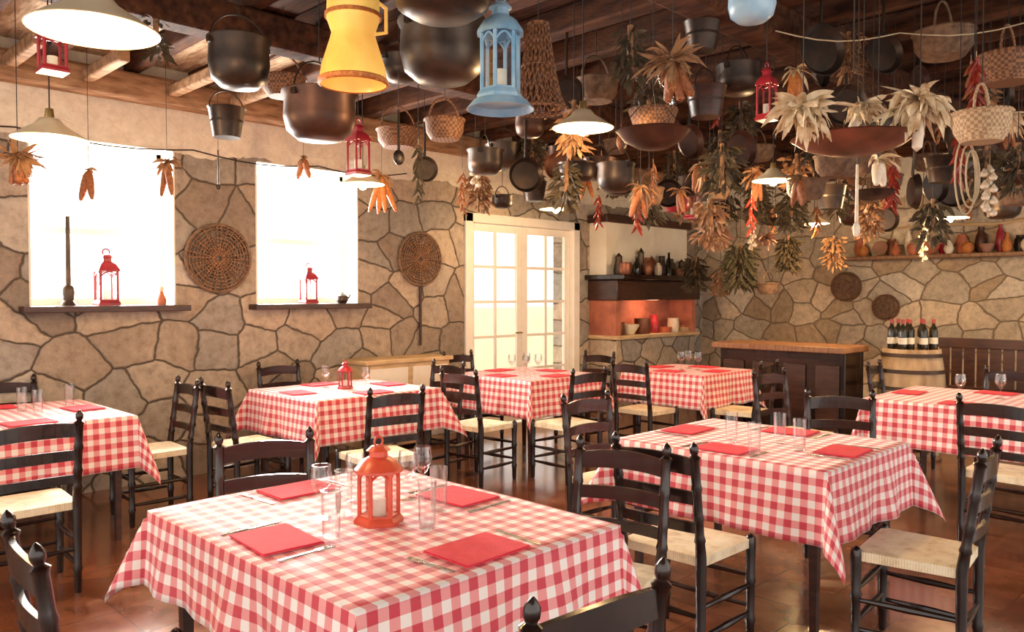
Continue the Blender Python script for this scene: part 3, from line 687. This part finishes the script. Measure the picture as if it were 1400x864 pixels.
# ---------------- hanging things ----------------
def cordto(t,P,z0,r=.003,x=0,y=0): MB().tube([(x,y,z0),(x,y,CEIL-P.z)],r,5).build('cord',M['cord'],t)
def bail(t,r,z,h,mt,rad=.005):
    MB().tube([(r*math.cos(a),0,z+h*math.sin(a)) for a in [PI*k/12 for k in range(13)]],rad,6).build('bail_handle',mt,t)
def cauldron(label,P,r,h,mt,rz=0):
    t=thing('cauldron',label,'pot',P,rz)
    MB().lathe([(0,-h/2),(r*.6,-h*.47),(r*.88,-h*.3),(r*.98,0),(r*.95,h*.36),(r*1.03,h*.46),(r*1.03,h/2),(r*.96,h/2),(r*.9,h*.36),(r*.92,0),(r*.8,-h*.28),(0,-h*.44)],28).build('body',mt,t)
    bail(t,r*1.0,h*.4,r*.95,M['iron'])
    for s in (-1,1): MB().box((s*r*1.0,0,h*.38),(.02,.03,.03)).build('lug',M['iron'],t)
    cordto(t,P,h*.4+r*.95); return t
def bucket(label,P,r,h,mt,rz=0):
    t=thing('bucket',label,'bucket',P,rz)
    MB().lathe([(0,-h/2),(r*.72,-h/2),(r*.98,h*.47),(r*1.03,h/2),(r*.96,h/2),(r*.7,-h*.46),(0,-h*.46)],24).build('body',mt,t)
    MB().lathe([(r*.87,.0),(r*.9,.0),(r*.905,.012),(r*.875,.012)],24).build('band',mt,t)
    bail(t,r,h*.45,r*1.0,M['iron'],.004); cordto(t,P,h*.45+r); return t
def pan(label,P,r,mt,rz=0,hl=.28,dp=.035):
    t=thing('frying_pan',label,'pan',P,rz)
    m=MB(); m.X=Matrix.Rotation(PI/2,4,'X'); m.lathe([(0,0),(r*.8,0),(r,dp),(r*.97,dp),(r*.78,.006),(0,.006)],28); m.build('dish',mt,t)
    MB().tube([(0,-.01,r*.9),(0,-.02,r+hl*.5),(0,-.01,r+hl)],[.011,.009,.011],6).build('handle',M['iron'],t)
    cordto(t,P,r+hl,y=-.01); return t
def wok(label,P,r,mt,rz=0,d=.09):
    t=thing('hanging_dish',label,'dish',P,rz)
    MB().lathe([(0,-d),(r*.4,-d*.93),(r*.8,-d*.5),(r,0),(r*1.04,.004),(r*.97,-.003),(r*.78,-d*.44),(0,-d*.9)],28).build('dish',mt,t)
    m=MB()
    for k in range(3):
        a=2*PI*k/3+.4; m.tube([(r*math.cos(a),r*math.sin(a),0),(0,0,r*1.1)],.002,4)
    m.build('suspension_chains',M['iron'],t); cordto(t,P,r*1.1); return t
def cobs(label,P,n=2,L=.19,mt=None,spread=.35,husk=True,rz=0,leaves=6,hl=.14,hm=None):
    t=thing('corn_bunch',label,'corn cobs',P,rz); mt=mt or M['cob']
    for k in range(n):
        a=(k-(n-1)/2)*spread/(max(1,n-1)) if n>1 else 0
        m=MB(); m.X=Matrix.Rotation(random.uniform(-.25,.25),4,'X')@Matrix.Rotation(a,4,'Y')
        r=.026; m.lathe([(0,-L),(r*.4,-L*.97),(r*.75,-L*.8),(r,-L*.45),(r*.95,-L*.2),(r*.6,-.02),(0,0)],10)
        m.build('cob',mt,t)
    if husk:
        m=MB()
        for k in range(int(leaves*1.8)):
            a=random.uniform(0,2*PI); m.leaf((0,0,0),(math.cos(a)*.8,math.sin(a)*.8,random.uniform(-.6,1)),hl*random.uniform(.5,1.2),.024,1.4,twist=random.uniform(-2,2))
        m.build('husk',hm or M['husk'],t,smooth=False)
    cordto(t,P,-.01,.002); return t
def huskfan(label,P,R,n,mt,rz=0,cobn=0,lw=.15,el=(-.7,1.0),dr=(-.3,1.6),cm='cob'):
    t=thing('husk_bunch',label,'dried husks',P,rz); m=MB()
    for k in range(int(n*2.2)):
        a=random.uniform(0,2*PI); e=random.uniform(*el)
        m.leaf((random.uniform(-.02,.02),random.uniform(-.02,.02),0),(math.cos(a),math.sin(a),e),R*random.uniform(.5,1.15),R*lw*random.uniform(.6,1.5),random.uniform(*dr),7,twist=random.uniform(-3,3))
    m.build('husk_leaves',mt,t,smooth=False)
    for k in range(cobn):
        a=random.uniform(-.5,.5); q=MB(); q.X=Matrix.Rotation(a,4,'Y')@Matrix.Rotation(random.uniform(-.4,.4),4,'X')
        q.lathe([(0,-R*1.1),(.02,-R*1.0),(.026,-R*.5),(.018,0),(0,0)],10); q.build('cob',M[cm],t)
    MB().lathe([(0,-.02),(.02,-.01),(.022,.01),(0,.02)],10).build('binding',M['rope'],t)
    cordto(t,P,0,.0025); return t
def trap(label,P,r0,r1,h,mt):
    t=thing('fish_trap',label,'basket',P); m=MB(); n=22
    rad=lambda z:r0+(r1-r0)*(z/h)**.6
    for k in range(n):
        for s in (1,-1):
            m.tube([(rad(h*i/8)*math.cos(2*PI*k/n+s*i*.12),rad(h*i/8)*math.sin(2*PI*k/n+s*i*.12),h*i/8) for i in range(9)],.0032,4)
    m.build('woven_body',mt,t)
    for z in (0,h*.5,h):
        MB().tube([(rad(z)*math.cos(2*PI*k/24),rad(z)*math.sin(2*PI*k/24),z) for k in range(24)],.008 if z==0 else .005,5,closed=True).build('hoop',mt,t)
    cordto(t,P,h,.0025); return t
def basket(label,P,r,h,mt):
    t=thing('basket',label,'basket',P)
    MB().lathe([(0,-h/2),(r*.7,-h/2),(r*.95,-h*.1),(r,h/2),(r*.94,h/2),(r*.88,-h*.1),(0,-h*.44)],24).build('woven_bowl',mt,t)
    MB().tube([(r*math.cos(2*PI*k/24),r*math.sin(2*PI*k/24),h/2) for k in range(24)],.01,6,closed=True).build('rim',mt,t)
    bail(t,r*.98,h/2,r*1.1,mt,.007); cordto(t,P,h/2+r*1.1); return t
def chilis(label,P,L,n=16,mt=None):
    t=thing('chili_string',label,'dried chilies',P); mt=mt or M['chili']
    MB().tube([(0,0,0),(.004,0,-L*.5),(0,0,-L)],.003,4).build('string',M['rope'],t)
    for k in range(n):
        a=k*2.4; z=-L*.1-L*.9*k/n; d=Vector((math.cos(a)*.6,math.sin(a)*.6,-1)).normalized(); q=Vector((0,0,z))
        MB().tube([q,q+d*.03,q+d*.065,q+d*.095+Vector((0,0,.01))],[.006,.012,.009,.002],6).build('pepper',mt,t)
    cordto(t,P,0,.0025); return t
def braid(label,P,L,n=12):
    t=thing('garlic_braid',label,'garlic',P)
    MB().tube([(.006*math.sin(i*1.5),0,-L*i/10) for i in range(11)],.008,6).build('braid',M['rope'],t)
    for k in range(n):
        a=k*2.2; z=-L*.1-L*.9*k/n
        MB().lathe([(0,-.022),(.018,-.015),(.024,0),(.012,.016),(.004,.03),(0,.032)],8,c=(.026*math.cos(a),.026*math.sin(a),z)).build('bulb',M['garlic'],t)
    cordto(t,P,0,.0025); return t
def herbs(label,P,R,L,mt,n=70):
    t=thing('herb_bunch',label,'dried herbs',P); m=MB()
    for k in range(n*2):
        a=random.uniform(0,2*PI); rr=random.uniform(0,1)**.5*R; z=-random.uniform(0,1)*L*.75
        m.leaf((rr*.5*math.cos(a),rr*.5*math.sin(a),z),(math.cos(a)*rr/R,math.sin(a)*rr/R,random.uniform(-1,.3)),min(.16,random.uniform(.2,.45)*L*.6),min(.032,R*.2),.5,3)
    m.build('leaves',mt,t,smooth=False)
    MB().tube([(0,0,.02),(0,0,-L*.5)],.015,6).build('stems',M['huskb'],t); cordto(t,P,.02,.0025); return t
def ladle(label,P,L,mt,r=.04,rz=0):
    t=thing('ladle',label,'ladle',P,rz); MB().tube([(0,0,0),(0,0,-L*.8)],[.006,.009],6).build('handle',mt,t)
    MB().ell((0,0,-L*.8-r*.8),(r,r*.4,r*1.1),12,8).build('bowl',mt,t); cordto(t,P,0,.002); return t
def pend(label,P,R,W_,rz=0):
    t=thing('pendant_lamp',label,'lamp',P,rz,None); q=R/.175
    MB().lathe([(.02,.105*q),(.045*q,.10*q),(.07*q,.07*q),(R*.75,.03*q),(R,0),(R-.004,-.002),(R*.74,.026*q),(.065*q,.064*q),(.04*q,.092*q),(0,.095*q)],32).build('shade',M['enamel'],t)
    MB().lathe([(0,.15*q),(.018,.15*q),(.024,.10*q),(.022,.06*q),(0,.06*q)],14).build('socket',M['brass'],t)
    MB().lathe([(0,-.045*q),(.024*q,-.036*q),(.036*q,-.008*q),(.028*q,.025*q),(.012*q,.055*q),(0,.06*q)],14).build('bulb',M['bulb'],t)
    cordto(t,P,.14*q,.0035)
    l=bpy.data.lights.new('lamp_light','POINT'); l.energy=W_; l.color=(1,.64,.31); l.shadow_soft_size=.05
    lo=bpy.data.objects.new('lamp_light',l); C.objects.link(lo); lo.parent=t; lo.location=(0,0,-.06*q)
    return t
pend('large cream enamel pendant lamp at the top left corner',at(128,42,2.6),.2,30)
pend('enamel pendant lamp glowing in front of the first window',at(68,190,4.0),.175,28)
pend('enamel pendant lamp hanging at the centre above the near tables',at(797,175,4.4),.17,45)
pend('small pendant lamp right of the second window below a red lantern',at(496,252,5.6),.155,42)
pend('small pendant lamp hanging over the table before the glazed door',at(760,286,8.2),.17,45)
pend('pendant lamp right of centre below the corn husks',at(1057,247,5.8),.15,55)
pend('pendant lamp above the bar counter',at(1113,306,8.0),.15,60)
pend('pendant lamp above the barrel and settle',at(1298,298,7.0),.16,70)

cauldron('round black iron cauldron hanging at upper left',at(327,88,4.1),.155,.25,M['iron'])
cauldron('large tin cauldron hanging top centre beside the blue lantern',at(605,72,3.7),.2,.28,M['tin'])
cauldron('large dark pot at the top frame edge above the tin cauldron',at(605,-12,2.95),.19,.2,M['iron'],.4)
cauldron('wide dark copper cauldron above the second window',at(437,160,4.3),.195,.26,M['copper'],.3)
bucket('small dark bucket hanging between the two windows',at(310,168,4.9),.11,.18,M['iron'])
lantern('small dusty red lantern hanging at upper left below the big lamp',at(72,100,3.4),.15,.24,M['redmet'],4,True)
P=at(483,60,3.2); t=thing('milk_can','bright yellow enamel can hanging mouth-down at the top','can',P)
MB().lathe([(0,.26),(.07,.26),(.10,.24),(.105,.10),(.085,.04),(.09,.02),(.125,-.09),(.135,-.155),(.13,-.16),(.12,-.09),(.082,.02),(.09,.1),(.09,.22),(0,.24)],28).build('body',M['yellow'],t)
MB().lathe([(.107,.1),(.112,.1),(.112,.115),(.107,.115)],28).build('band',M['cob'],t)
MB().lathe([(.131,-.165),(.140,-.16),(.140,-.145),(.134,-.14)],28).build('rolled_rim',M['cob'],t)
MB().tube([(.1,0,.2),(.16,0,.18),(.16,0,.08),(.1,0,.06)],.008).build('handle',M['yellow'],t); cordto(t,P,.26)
lantern('tall blue lantern hanging at top centre',at(684,138,3.2),.19,.42,M['blue'],6,True,0,M['blue'])
trap('flared wicker fish trap hanging right of the blue lantern',at(736,150,3.6),.13,.045,.38,M['wick'])
cauldron('small blue enamel pot at the top frame edge, right of centre',at(1028,8,3.2),.095,.13,M['blue'])
huskfan('brown corn husk bunch with cobs hanging right of the central lamp',at(920,85,3.5),.16,26,M['huskb'],0,5,.15,(-.3,1.3),(.2,2.4),cm='cobred')
wok('shallow tarnished hanging dish below the brown corn bunch',at(893,180,4.0),.18,M['copper'])
P=at(893,150,4.7); t=thing('flask','wicker-wrapped glass flask hanging behind the shallow dish','flask',P)
MB().lathe([(0,-.14),(.1,-.12),(.14,0),(.11,.1),(.04,.16),(.03,.22),(.024,.22),(0,.2)],20).build('glass_body',M['glass'],t); MB().lathe([(0,-.145),(.104,-.125),(.144,-.01),(.144,0),(0,-.12)],20).build('wicker_jacket',M['wick'],t); cordto(t,P,.2)
lantern('narrow pinkish red lantern hanging left of the pale corn husks',at(1048,165,4.3),.13,.3,M['redmet'],4,True)
wok('wide hanging pan between the pale corn husks',at(1166,190,3.5),.25,M['copperb'],.2,.07)
for l_,px,py,d,R,n in (('left end of the wide hanging pan',1098,148,3.3,.17,46),('right end of the wide hanging pan',1258,138,3.35,.19,52),('middle of the wide hanging pan',1180,145,3.8,.12,30)):
    huskfan('ragged pale corn husk bunch at the '+l_,at(px,py,d),R,n,M['husk'],random.uniform(0,3),1 if n!=46 else 0,.22,(-.5,.9),(.3,3.0),cm='garlic')
basket('pale woven basket hanging at the upper right edge',at(1342,175,3.9),.13,.14,M['wickpale'])
ladle('pale wooden paddle hanging below the pan',at(1172,225,3.9),.36,M['garlic'],.035)
cobs('two pale corn cobs hanging right below the pan',at(1200,218,4.0),2,.14,M['garlic'],.5)
wok('small dark hanging bowl below the pan',at(1192,262,4.5),.12,M['iron'],0,.05)
pan('black frying pan hanging right of the small bowl',at(1245,262,4.9),.11,M['iron'],.6)
chilis('string of dried chilies hanging at far upper right',at(1312,170,4.3),.3,14,M['chili'])
P=at(1330,240,4.2); t=thing('rope_coil','loose coil of pale rope hanging at the right','rope',P)
for k in range(3):
    rr=.12+.03*k; MB().tube([(rr*math.cos(a)+.01*k,.02*k,rr*1.1*math.sin(a)) for a in [2*PI*i/20 for i in range(20)]],.005,5,closed=True).build('loop',M['rope'],t)
cordto(t,P,.18)
basket('small round basket hanging left of the fish trap, above the stone wall',at(608,178,4.9),.12,.12,M['wick'])
lantern('dusty red lantern hanging above the small pendant lamp',at(490,240,5.0),.17,.34,M['redmet'],4,True)
huskfan('large orange corn bunch hanging at the left frame edge',at(24,215,4.6),.15,30,M['huskb'],0,6,.15,(-.8,.8),cm='cobred')
cobs('pair of brown corn cobs hanging in front of the first window',at(121,232,5.4),2,.22,M['cobred'],.45,True,-PI/4,4,.06,M['huskb'])
cobs('brown corn bunch on the right edge of the first window',at(228,222,5.7),2,.25,M['cobred'],.4,True,-PI/4,16,.15,M['huskb'])
cobs('pair of small brown cobs hanging in front of the second window',at(415,215,6.3),2,.18,M['cobred'],.6,True,-PI/4,6,.08,M['huskb'])
cobs('bright orange corn bunch right of the second window',at(522,240,6.6),4,.32,M['cob'],.7,True,-PI/4,12,.15,M['huskb'])
ladle('iron poker hanging on the wall between the windows',at(298,205,6.3),.34,M['iron'],.02)
def wallmat(label,x,z,r,handle=0):
    P=Vector((x,WB-.016,z)); t=thing('woven_tray',label,'tray',P); mt=M['wickdull']
    q=MB(); q.X=Matrix.Rotation(PI/2,4,'X')
    for k in range(1,10):
        rk=r*k/10; q.tube([(rk*math.cos(2*PI*i/30)+random.uniform(-.004,.004),rk*math.sin(2*PI*i/30)+random.uniform(-.004,.004),.008+.008*(i%2)) for i in range(30)],.008,4,closed=True)
    q.build('coils',mt,t)
    q=MB(); q.X=Matrix.Rotation(PI/2,4,'X')
    for k in range(30):
        a=2*PI*k/30+random.uniform(-.04,.04); q.tube([(.02*math.cos(a),.02*math.sin(a),.012),(r*.5*math.cos(a),r*.5*math.sin(a),.016),(r*.97*math.cos(a),r*.97*math.sin(a),.012)],.007,4)
    q.build('spokes',M['wick'],t)
    MB().tube([(r*math.cos(2*PI*i/32),-.004,r*math.sin(2*PI*i/32)) for i in range(32)],.015,6,closed=True).build('rim',mt,t)
    if handle: MB().tube([(0,-.004,-r),(0,-.004,-r-handle)],[.016,.012],8).build('handle',M['dark'],t)
    return t
wallmat('large round woven wicker tray on the stone wall between the windows',3.0,1.80,.28)
wallmat('round long-handled wicker paddle on the stone wall left of the glazed door',5.15,1.86,.27,.62)
def backbowl(label,px,py,r,dp):
    d=14.96/(1+(px-700)/F)
    P=at(px,py,d); P.x=BA-.006; t=thing('wall_basket',label,'basket',P)
    X=Matrix.Rotation(-PI/2,4,'Y')
    m=MB(); m.X=X; m.lathe([(r,0),(r*1.0,dp*.3),(r*.85,dp*.75),(r*.5,dp*.97),(0,dp)],24); m.build('woven_bowl',M['wickdull'],t)
    q=MB(); q.X=X
    for zz,rk in ((.02,1.0),(.35,1.0),(.78,.85),(.99,.5)): q.tube([(r*rk*math.cos(2*PI*i/26),r*rk*math.sin(2*PI*i/26),dp*zz+.006) for i in range(26)],.009,4,closed=True)
    q.build('coils',M['wick'],t)
    return t
backbowl('round dark basket fixed on the back stone wall above the bar',1158,392,.19,.12)
backbowl('small round basket fixed on the back wall above the barrel bottles',1212,420,.16,.1)
# mid-distance clutter
pan('black frying pan hanging left of the small door lamp',at(718,240,6.0),.13,M['iron'],-.6)
pan('copper frying pan hanging in the dark right of the wicker trap',at(765,228,6.6),.12,M['copperb'],-.9)
pan('long-handled tin pan hanging left of the glazed door top',at(580,232,6.2),.10,M['tin'],-.4)
braid('garlic braid hanging left of the central row of pans',at(650,205,6.4),.3)
chilis('string of red chilies hanging before the fireplace',at(872,248,6.0),.36,16)
chilis('short string of chilies hanging beside the glazed door',at(818,262,7.2),.3,12)
cauldron('dark kettle pot hanging above the fireplace',at(845,252,7.2),.15,.2,M['iron'])
cauldron('red enamel pot hanging above the fireplace mantel',at(925,278,7.6),.13,.18,M['redmet'])
basket('dark basket hanging right of the shallow dish',at(975,262,6.6),.14,.14,M['wickdull'])
bucket('tin bucket hanging high above the bar',at(1135,270,6.2),.12,.18,M['tin'])
pan('large copper pan hanging high right of the brown corn bunch',at(1010,205,5.4),.13,M['copper'],-.3)
cobs('orange corn bunch hanging above the bar corner',at(955,225,5.6),3,.2,M['cobred'],.6,True,0,8,.15,M['huskb'])
herbs('large dull green leafy bunch hanging in the corner by the fireplace',at(1012,335,9.1),.26,.62,M['green'],170)
herbs('dark herb bunch hanging between corner and back wall basket',at(1078,325,8.8),.18,.46,M['herb'],110)
huskfan('reddish dried flower bunch hanging above the corner',at(982,322,8.0),.17,50,M['flower'],dr=(0,2.5))
herbs('dark greenery hanging directly right of the mantel shelf',at(950,352,9.9),.2,.5,M['herb'],110)
huskfan('small reddish flower bunch right of the corner greenery',at(1045,325,8.2),.14,36,M['flower'],dr=(0,2.5))
herbs('brown herb bunch hanging right of the bar lamp',at(1140,325,8.6),.15,.4,M['huskb'],80)
braid('short garlic braid hanging in the corner over the green leaves',at(1028,300,7.7),.3,10)
herbs('brown dried bunch low in the corner under the red flowers',at(985,372,9.4),.15,.34,M['huskb'],70)
basket('small wicker basket hanging low over the bar',at(1050,395,8.9),.12,.12,M['wickdull'])
braid('garlic braid hanging before the back wall shelf',at(1262,300,7.6),.4)
cauldron('iron pot hanging before the right end of the back shelf',at(1370,285,7.4),.16,.2,M['iron'])
pan('iron pan hanging above the back wall shelf',at(1210,300,8.0),.13,M['iron'],-.8)
basket('wide wicker basket hanging in the ceiling shadow left of centre',at(545,190,6.0),.16,.13,M['wick'])
cauldron('tarnished cauldron hanging deep above the glazed door',at(690,215,7.0),.17,.22,M['tin'])
bucket('wooden bucket hanging at upper right of centre',at(965,140,4.8),.12,.18,M['dark'])
ladle('iron ladle hanging beside the tin cauldron',at(545,150,4.6),.3,M['iron'],.04)
ladle('copper ladle hanging right of the central lamp',at(850,120,4.6),.34,M['copper'],.045)
pan('big iron pan hanging right of the blue enamel pot',at(1120,70,4.6),.15,M['iron'],-.5)
basket('dark hanging basket above the right corn husks',at(1290,62,4.6),.16,.14,M['wickdull'])
herbs('dark dried bunch hanging behind the top left lamp',at(213,25,4.4),.11,.3,M['herb'],50)
basket('shadowed wicker basket behind the black cauldron',at(388,120,5.2),.14,.12,M['wick'])
chilis('dark pepper string hanging left of the small round basket',at(572,190,5.4),.4,18,M['herb'])
chilis('brown pepper string hanging just left of the garlic braid',at(632,230,6.6),.34,14,M['cobred'])
herbs('brown leafy bunch above the left jamb of the glazed door',at(655,240,7.6),.16,.4,M['huskb'],70)
pan('iron skillet hanging between the fish trap and central lamp',at(775,130,5.2),.12,M['iron'],-1.0)
bucket('dark bucket hanging above the glazed door centre',at(730,262,7.4),.12,.18,M['iron'])
cauldron('small copper cauldron right below the central lamp',at(820,232,6.2),.13,.17,M['copper'])
basket('wicker basket hanging directly behind the central lamp',at(815,125,5.4),.15,.14,M['wickdull'])
herbs('dark herb bunch hanging above the chimney breast',at(888,255,7.0),.16,.4,M['herb'],80)
lantern('dark red lantern hanging above the chimney breast',at(948,300,7.8),.2,.38,M['redmet'],4,True)
pan('copper skillet hanging between flask and wooden bucket',at(940,195,5.0),.11,M['copper'],-.2)
cauldron('black pot hanging behind the narrow pinkish lantern',at(1010,110,4.9),.14,.18,M['iron'])
cobs('brown cobs hanging between the large copper pan and lamp',at(1035,235,6.4),3,.24,M['cobred'],.6,True,0,10,.16,M['huskb'])
herbs('dark leafy bunch left of the bar lamp',at(1082,262,7.2),.18,.44,M['herb'],90)
huskfan('brownish flower bunch above the bar lamp',at(1118,255,7.6),.17,30,M['flower'],dr=(0,2.5))
basket('wicker basket hanging right behind the wide pan',at(1145,228,5.4),.15,.14,M['wickdull'])
cauldron('tarnished pot hanging above the back wall basket',at(1168,295,7.4),.14,.18,M['copper'])
chilis('red chili string hanging right of the wooden paddle',at(1222,215,4.9),.3,14)
herbs('brown dried bunch above the left end of the back shelf',at(1185,285,8.4),.2,.4,M['huskb'],80)
bucket('iron bucket hanging above the lamp by the settle',at(1290,232,5.4),.12,.17,M['iron'])
wok('copper dish hanging right of the rope coil',at(1378,240,5.2),.17,M['copper'],0,.07)
herbs('dark bunch hanging at the right frame edge',at(1392,200,4.6),.12,.34,M['herb'],60)
basket('large wicker basket at the upper right corner',at(1378,95,4.4),.15,.15,M['wick'])
pan('black pan hanging under the pale rope at top right',at(1205,75,4.7),.12,M['iron'],-.6)
herbs('brown leafy bunch hanging under the pale rope',at(1160,48,4.9),.12,.32,M['huskb'],60)
bucket('small dark pail at the top left of the blue enamel pot',at(960,50,4.4),.1,.16,M['iron'])
herbs('dark herb bunch hanging high left of brown corn bunch',at(862,40,4.2),.13,.36,M['herb'],60)
cobs('pale cobs hanging high between blue pot and rope',at(1088,95,4.7),3,.2,M['cob'],.6,True,0,10,.15,M['husk'])
chilis('chili string hanging between the two upper right baskets',at(1335,70,4.1),.28,14)
huskfan('straw coloured husk bunch behind the pale woven basket',at(1372,160,4.9),.18,26,M['husk'],dr=(.5,2.5))
pan('iron pan hanging at right below the rope coil',at(1300,262,6.0),.12,M['iron'],-.9)
braid('garlic braid hanging at the far right edge',at(1352,225,4.6),.3)
cauldron('small iron pot between tin cauldron and yellow can',at(548,95,4.7),.11,.15,M['iron'])
cobs('orange cobs hanging above the chimney left corner',at(800,235,7.0),3,.24,M['cob'],.6,True,0,8,.14,M['husk'])
wok('dark dish hanging above the back wall herb bunches',at(1060,300,7.6),.17,M['iron'],0,.06)
# crowded background of the ceiling: far utensils nothing tells apart
rnd=random.Random(21)
used=[]
def spot(x0,x1,y0,y1,d0,d1):
    for _ in range(200):
        px,py,d=rnd.uniform(x0,x1),rnd.uniform(y0,y1),rnd.uniform(d0,d1); P=at(px,py,d)
        if P.z<3.02 and P.x<BA-.35 and P.y<WB-.4 and all((Vector((P.x,P.y,P.z*.6))-q).length>.36 for q in used):
            used.append(Vector((P.x,P.y,P.z*.6))); return P
    return P
GL={'pot':('small dark pot lost among the crowded far ceiling utensils','dark pots crowding the far ceiling'),
'pan':('small dark pan lost among the crowded far ceiling utensils','dark pans crowding the far ceiling'),
'herb':('small brown dried bunch lost in the crowded far ceiling','brown bunches crowding the far ceiling'),
'basket':('small wicker basket lost in the crowded far ceiling','wicker baskets crowding the far ceiling'),
'chili':('thin pepper string lost in the crowded far ceiling','pepper strings crowding the far ceiling'),
'cob':('small cob bunch lost in the crowded far ceiling','cob bunches crowding the far ceiling')}
for i in range(84):
    P=spot(640 if i%4==0 else 820,1400,60,280,4.9,9.0); k=['pot','herb','pan','basket','herb','cob','chili','herb'][i%8]; l,g=GL[k]
    if k=='pot': o=cauldron(l,P,rnd.uniform(.09,.15),rnd.uniform(.13,.2),M[rnd.choice(['iron','copper','tin'])],rnd.uniform(0,3))
    elif k=='pan': o=pan(l,P,rnd.uniform(.09,.13),M[rnd.choice(['iron','copper'])],rnd.uniform(-1.2,0),.2)
    elif k=='herb': o=herbs(l,P,rnd.uniform(.12,.18),rnd.uniform(.3,.45),M[rnd.choice(['herb','huskb','herb'])],60)
    elif k=='basket': o=basket(l,P,rnd.uniform(.11,.15),.13,M['wickdull'])
    elif k=='chili': o=chilis(l,P,.32,10,M[rnd.choice(['chili','cobred'])])
    else: o=cobs(l,P,3,.2,M['cobred'],.6,True,rnd.uniform(0,3),8,.13,M['huskb'])
    o['group']=g
def ropeobj(label,pts,r,mt=M['rope']):
    ps=[]
    for i in range(len(pts)-1):
        for k in range(6): 
            u=k/6; q=Vector(pts[i]).lerp(Vector(pts[i+1]),u); q.z-=.05*math.sin(PI*u); ps.append(q)
    ps.append(Vector(pts[-1])); return tag(MB().tube(ps,r,5).build('rope',mt),label,'rope')
ropeobj('thin pale rope stretched under the beams at upper right',[at(1060,42,4.3),at(1230,45,4.3),at(1430,22,4.3)],.004)
ropeobj('dark cord garland strung across both windows',[Vector((.4,WB-.12,2.72)),Vector((1.5,WB-.12,2.66)),Vector((2.75,WB-.12,2.66)),Vector((3.9,WB-.12,2.66)),Vector((4.9,WB-.12,2.7))],.006,M['cord'])

# ---------------- light ----------------
w=bpy.data.worlds.new('World'); sc.world=w; w.use_nodes=True
bg=w.node_tree.nodes['Background']; bg.inputs[0].default_value=(1,.905,.83,1); bg.inputs[1].default_value=2.2
def area(name,loc,rot,sx,sy,e,col):
    l=bpy.data.lights.new(name,'AREA'); l.shape='RECTANGLE'; l.size=sx; l.size_y=sy; l.energy=e; l.color=col
    o=bpy.data.objects.new(name,l); C.objects.link(o); o.location=loc; o.rotation_euler=rot; return o
for (a,b) in (W1,W2):
    area('daylight',((a+b)/2,WB+.6,(SILL+WTOP)/2),(-PI/2,0,0),1.1,1.3,330,(1,.96,.9))
s=bpy.data.lights.new('sun','SUN'); s.energy=4; s.angle=R_(3); s.color=(1,.93,.8)
so=bpy.data.objects.new('sun',s); C.objects.link(so); so.rotation_euler=(R_(-48),0,R_(-12))

cam=bpy.data.cameras.new('camera'); co=bpy.data.objects.new('camera',cam); C.objects.link(co)
cam.lens=36*F/1400; cam.sensor_width=36; co.location=(0,0,CAMH); co.rotation_euler=(PI/2-TH,0,-PI/4); cam.clip_start=.05
sc.camera=co
try:
    sc.view_settings.view_transform='Standard'; sc.view_settings.look='None'
except Exception as e: print(e)
